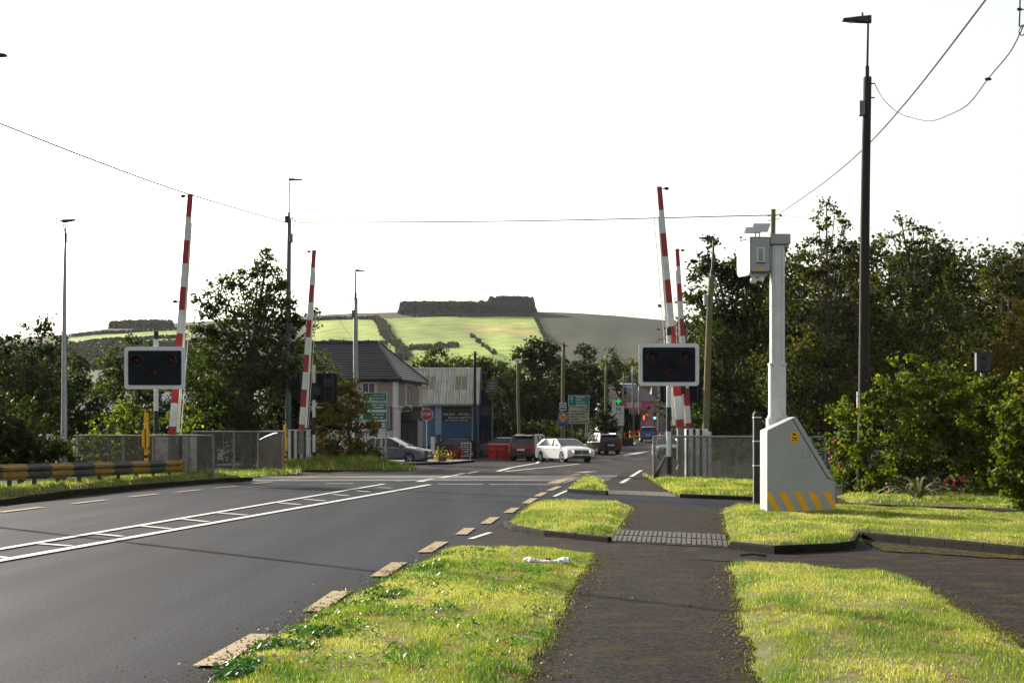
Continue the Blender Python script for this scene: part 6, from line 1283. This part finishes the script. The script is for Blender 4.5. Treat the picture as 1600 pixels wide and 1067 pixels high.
hedge('dark hedge line along the far right pavement behind the fence', 1066, 1210, 125, 655, 2, DARK, 9000, .2)
# ---- copies of a few prototypes for the woods behind
protos = []
for k in range(4):
    rng2 = np.random.default_rng(200 + k); lbs = [(800 + rng2.uniform(-26, 26) * (1 - .35 * j / 8), 672 - 11 * j - rng2.uniform(0, 6), rng2.uniform(15, 24) * (1 - .05 * j)) for j in range(9)]
    protos.append(T('woodland_tree', 'far woodland tree', 'tree', 200, 800, lbs, .34, 2.0, [DARK + GREEN[:1], GREEN, OLIVE + DARK, DARK][k], 200 + k, z0=0))
random.seed(31); spots = []
for i in range(30): spots.append((-60 + i * 15 + random.uniform(-6, 6), random.uniform(150, 260), random.uniform(.75, 1.1)))     # left woods
for i in range(26): spots.append((630 + i * 17 + random.uniform(-6, 6), random.uniform(215, 340), random.uniform(.75, 1.0)))
for i in range(14): spots.append((1080 + i * 45 + random.uniform(-12, 12), random.uniform(150, 200), random.uniform(1.1, 1.5)))
for i, (px, Y, s_) in enumerate(spots):
    o = protos[i % 4] if i < 4 else copy_tree(protos[i % 4])
    if px < 330: s_ *= .9
    if 960 < px < 1060: Y = 360
    o.location = (X_(px, Y), Y, gz(Y) - .3); o.scale = (s_, s_, s_); o.rotation_euler = (0, 0, random.uniform(0, 6.28)); o['group'] = 'far woodland trees'
    i_ = i
    look = ['dark rounded', 'green rounded', 'olive-tinted', 'very dark'][i % 4]; near = [('far left edge', 0), ('left lamp post', 100), ('left signal board', 240), ('long outbuilding', 300), ('left barrier booms', 380), ('slate roof', 620), ('workshop roof', 700), ('workshop annexe', 760), ('floodlight pole', 812), ('tall route-sign pole', 880), ('cedar', 916), ('pharmacy cross', 966), ('pink shop', 1000), ('right signal board', 1045), ('leaning lamp pole', 1105), ('camera mast', 1213), ('wooden pole', 1347), ('dark signal head', 1535), ('right edge', 1620)]
    nm_ = min(near, key=lambda q: abs(q[1] - px))[0]; dd_ = 'nearer' if Y < 200 else 'farther'
    lb_ = f'{dd_} {look} woodland tree in the background mass behind the {nm_}'
    used_ = globals().setdefault('USED', set())
    for alt in (lb_, lb_.replace('behind the', 'just left of the'), lb_.replace('behind the', 'just right of the'), lb_.replace('woodland', 'smaller woodland'), lb_.replace('woodland', 'taller woodland'), lb_.replace('background mass behind', 'gap beside')):
        if alt not in used_: break
    used_.add(alt); o['label'] = alt

# ================================================================== hill
ridge = [(-900, 560), (-300, 545), (0, 532), (110, 521), (170, 513), (270, 505), (400, 497), (500, 492), (560, 489), (620, 488), (720, 486), (840, 487), (900, 489), (960, 493), (1036, 500), (1150, 512), (1400, 545), (1700, 575), (2600, 600)]
def ridge_y(px): return float(np.interp(px, [a for a, b in ridge], [b for a, b in ridge]))
y0_, y1_ = 380.0, 1300.0
def hill_pt(px, t):
    """t: 0 foot, 1 ridge"""
    Y = y0_ + (y1_ - y0_) * t; ry = ridge_y(px); py = 655 + (ry - 655) * (t ** .8); z = Z_(py, Y); z += 2.0 * noise.noise(Vector((px * .02, t * 5, 1))) * t * (1 - t) * 4
    return (X_(px, Y), Y, z), py
fields = [  # polygons in (px, py) seen on the hillside -> real field colours
    ([(490, 502), (582, 498), (632, 556), (560, 556), (480, 540)], (0.312, 0.371, 0.073)),
    ([(594, 498), (640, 496), (835, 494), (850, 532), (800, 556), (650, 556), (620, 530)], (0.252, 0.334, 0.066)),
    ([(715, 506), (822, 503), (845, 526), (740, 527)], (0.356, 0.349, 0.086)),
    ([(480, 537), (600, 537), (620, 556), (480, 560)], (0.267, 0.326, 0.066)),
    ([(110, 528), (275, 515), (300, 512), (300, 524), (110, 538)], (0.312, 0.371, 0.073)),
    ([(120, 538), (300, 526), (300, 530), (130, 543)], (0.282, 0.326, 0.086)),
    ([(640, 556), (860, 556), (860, 600), (640, 600)], (0.193, 0.268, 0.053))]
NU, NT = 520, 120; us = np.linspace(-900, 2600, 90); us = np.unique(np.concatenate([us, np.linspace(90, 1060, NU)])); ts = np.linspace(0, 1, NT)
V, colr = [], []
moor = np.array((.030, .036, .018)); scrub = np.array((.06, .058, .035))
pys = np.zeros((len(ts), len(us)))
for j, t_ in enumerate(ts):
    for i, u_ in enumerate(us): p, py = hill_pt(u_, t_); V.append(p); pys[j, i] = py
UU = np.tile(us, len(ts)); PY = pys.ravel(); cc = np.tile(moor, (len(UU), 1))
k = UU < 480; cc[k] = (.07, .075, .04); cc[(UU < 480) & (PY < ridge_y(200) + 12)] = scrub
cc[(UU >= 480) & (UU < 640) & (PY < 500)] = scrub
for poly, c_ in fields:
    m_ = in_poly(UU + 1.5 * np.sin(PY * .5), PY, poly); cc[m_] = c_
nz = np.array([noise.fractal(Vector((a * .012, b * .03, 4)), 1, 2, 4) for a, b in zip(UU, PY)]); cc = cc * (1 + .45 * nz)[:, None]
nU = len(us); idx = []
for j in range(len(ts) - 1):
    for i in range(nU - 1): a = j * nU + i; idx.append((a, a + 1, a + nU + 1, a + nU))
# far side of the ridge
b0_ = len(V); 
for i, u_ in enumerate(us): x, y, z = V[(len(ts) - 1) * nU + i]; V.append((x * 1.5, y + 700, z - 60))
cc = np.vstack([cc, np.tile(moor, (nU, 1))])
for i in range(nU - 1): a = (len(ts) - 1) * nU + i; idx.append((a, a + 1, b0_ + i + 1, b0_ + i))
mh = bpy.data.materials.new('hill_pasture'); mh.use_nodes = True; nt = mh.node_tree; bb = nt.nodes['Principled BSDF']; bb.inputs['Roughness'].default_value = .95; bb.inputs['Specular IOR Level'].default_value = .1
at = nt.nodes.new('ShaderNodeAttribute'); at.attribute_name = 'col'; ge = nt.nodes.new('ShaderNodeNewGeometry'); nn_ = nt.nodes.new('ShaderNodeTexNoise'); nn_.inputs['Scale'].default_value = .06; nn_.inputs['Detail'].default_value = 8; nt.links.new(ge.outputs['Position'], nn_.inputs['Vector'])
mr = nt.nodes.new('ShaderNodeMapRange'); mr.inputs['From Min'].default_value = .3; mr.inputs['From Max'].default_value = .7; mr.inputs['To Min'].default_value = .7; mr.inputs['To Max'].default_value = 1.25; nt.links.new(nn_.outputs['Fac'], mr.inputs['Value'])
vm = nt.nodes.new('ShaderNodeVectorMath'); vm.operation = 'SCALE'; nt.links.new(at.outputs['Color'], vm.inputs[0]); nt.links.new(mr.outputs[0], vm.inputs['Scale']); nt.links.new(vm.outputs[0], bb.inputs['Base Color'])
ho = bpy.data.objects.new('hill', fast_mesh('hill', np.array(V), 4, mh, cc, np.array(idx))); C.objects.link(ho); ho['kind'] = 'structure'; ho['label'] = 'low rounded hill with green fields and brown moor behind the village'
for p in ho.data.polygons: p.use_smooth = True
def hill_t(px, py): ry = ridge_y(px); return max(0, min(1, ((py - 655) / (ry - 655)))) ** (1 / .8)
# plantation, hedge lines
m_con = leaf_mat('conifer_mass', (1, 1, 1), (1.0, 1.1, .6), .15, .8)
def mass(label, pts, size, cols, seed, cat, hgt):
    """pts: hillside (px, py) foot positions; each becomes a small pointed clump of needles"""
    rng = np.random.default_rng(seed); P, c_, s_ = [], [], []
    for px, py in pts:
        (x, y, z), _ = hill_pt(px, hill_t(px, py)); h = hgt * rng.uniform(.8, 1.08); m_ = int(10 + h * 3); f = rng.random(m_); th = rng.uniform(0, 6.28, m_); r = (1 - f) * hgt * .28 + .5
        P.append(np.stack([x + np.cos(th) * r, y + np.sin(th) * r, z + f * h], 1)); k_ = rng.uniform(.7, 1.2); c_.append(np.tile(np.array(cols[rng.integers(0, len(cols))]) * k_, (m_, 1))); s_.append(np.full(m_, size))
    P = np.vstack(P); c_ = np.vstack(c_); s_ = np.concatenate(s_) * rng.uniform(.7, 1.3, len(P)); V_ = leaf_quads(P, s_, rng, 0, .7)
    o = bpy.data.objects.new(cat.replace(' ', '_'), fast_mesh(cat, V_, 4, m_con, np.repeat(c_, 4, 0))); C.objects.link(o); o['kind'] = 'stuff'; o['label'] = label; o['category'] = cat
rng = np.random.default_rng(77); pl = []
for i in range(1500):
    px = rng.uniform(627, 832); t0 = (px - 627) / 205; pl.append((px, rng.uniform(488.5, 491.5 + 2.0 * math.sin(t0 * 3))))
mass('block of dark conifer plantation crowning the hill', pl, 2.6, [(.012, .018, .018), (.016, .022, .021)], 5, 'conifer plantation', 8.5)
mass('taller conifers at the right part of the hilltop plantation', [(min(831, rng.normal(800, 14)), rng.uniform(487.5, 489)) for i in range(420)], 2.6, [(.007, .013, .013)], 6, 'tall plantation', 11.5)
mass('distant small wood on the left hill crest', [(rng.uniform(172, 268), ridge_y(200) + rng.uniform(-1, 2.5)) for i in range(420)], 2.4, [(.04, .045, .035)], 7, 'hilltop wood', 5)
ln_ = []
for i in range(520): t_ = rng.random(); w_ = rng.normal(0, 3) + 3 * math.sin(t_ * 11); ln_.append((586 + 48 * t_ + w_, 498 + 62 * t_))
mass('broad hedgerow track running down the hill between the green fields', ln_, 2.0, [(.065, .06, .045), (.05, .052, .03)], 8, 'hedgerow', 2.6)
ln_ = [(480 + 125 * t_, 538 + rng.uniform(-.6, .6)) for t_ in rng.random(160)] + [(640 + 75 * t_, 544 + 2 * math.sin(t_ * 6) + rng.normal(0, 1.2)) for t_ in rng.random(90)] + [(735 + 40 * t_, 526 + 30 * t_ + rng.uniform(-1, 1)) for t_ in rng.random(22)] + [(835 + 25 * t_, 494 + 50 * t_) for t_ in rng.random(90)] + [(640 + 195 * t_, 494.5) for t_ in rng.random(140)] + [(490 + 95 * t_, 500.5 - 2 * t_) for t_ in rng.random(120)] + [(110 + 180 * t_, 538 - 12 * t_) for t_ in rng.random(160)] + [(110 + 190 * t_, 526 - 13 * t_) for t_ in rng.random(150)]
mass('thin dark hedgerows dividing the hill fields', ln_, 1.6, [(.045, .055, .03)], 9, 'hedgerows', 2.2)
mass('dark woodland on the lower left hillside', [(rng.uniform(100, 330), rng.uniform(541, 575)) for i in range(1400)] + [(rng.uniform(-200, 110), rng.uniform(545, 580)) for i in range(900)], 2.4, [(.04, .05, .03), (.05, .055, .03)], 10, 'hillside wood', 3.5)

# ================================================================== haze
hz = box(-1400, 1400, -60, 2300, -3, 175).build('haze', None, None); hz['kind'] = 'stuff'; hz['label'] = 'thin pale morning haze over the whole valley'; hz['category'] = 'haze'
mz = bpy.data.materials.new('haze_air'); mz.use_nodes = True; nt = mz.node_tree; nt.nodes.clear(); oo = nt.nodes.new('ShaderNodeOutputMaterial'); pv = nt.nodes.new('ShaderNodeVolumePrincipled')
pv.inputs['Color'].default_value = (.93, .95, 1, 1); pv.inputs['Density'].default_value = .00004; pv.inputs['Anisotropy'].default_value = .1; nt.links.new(pv.outputs[0], oo.inputs['Volume'])
hz.data.materials.append(mz)
print('LEAF TRIS', TRIS[0])
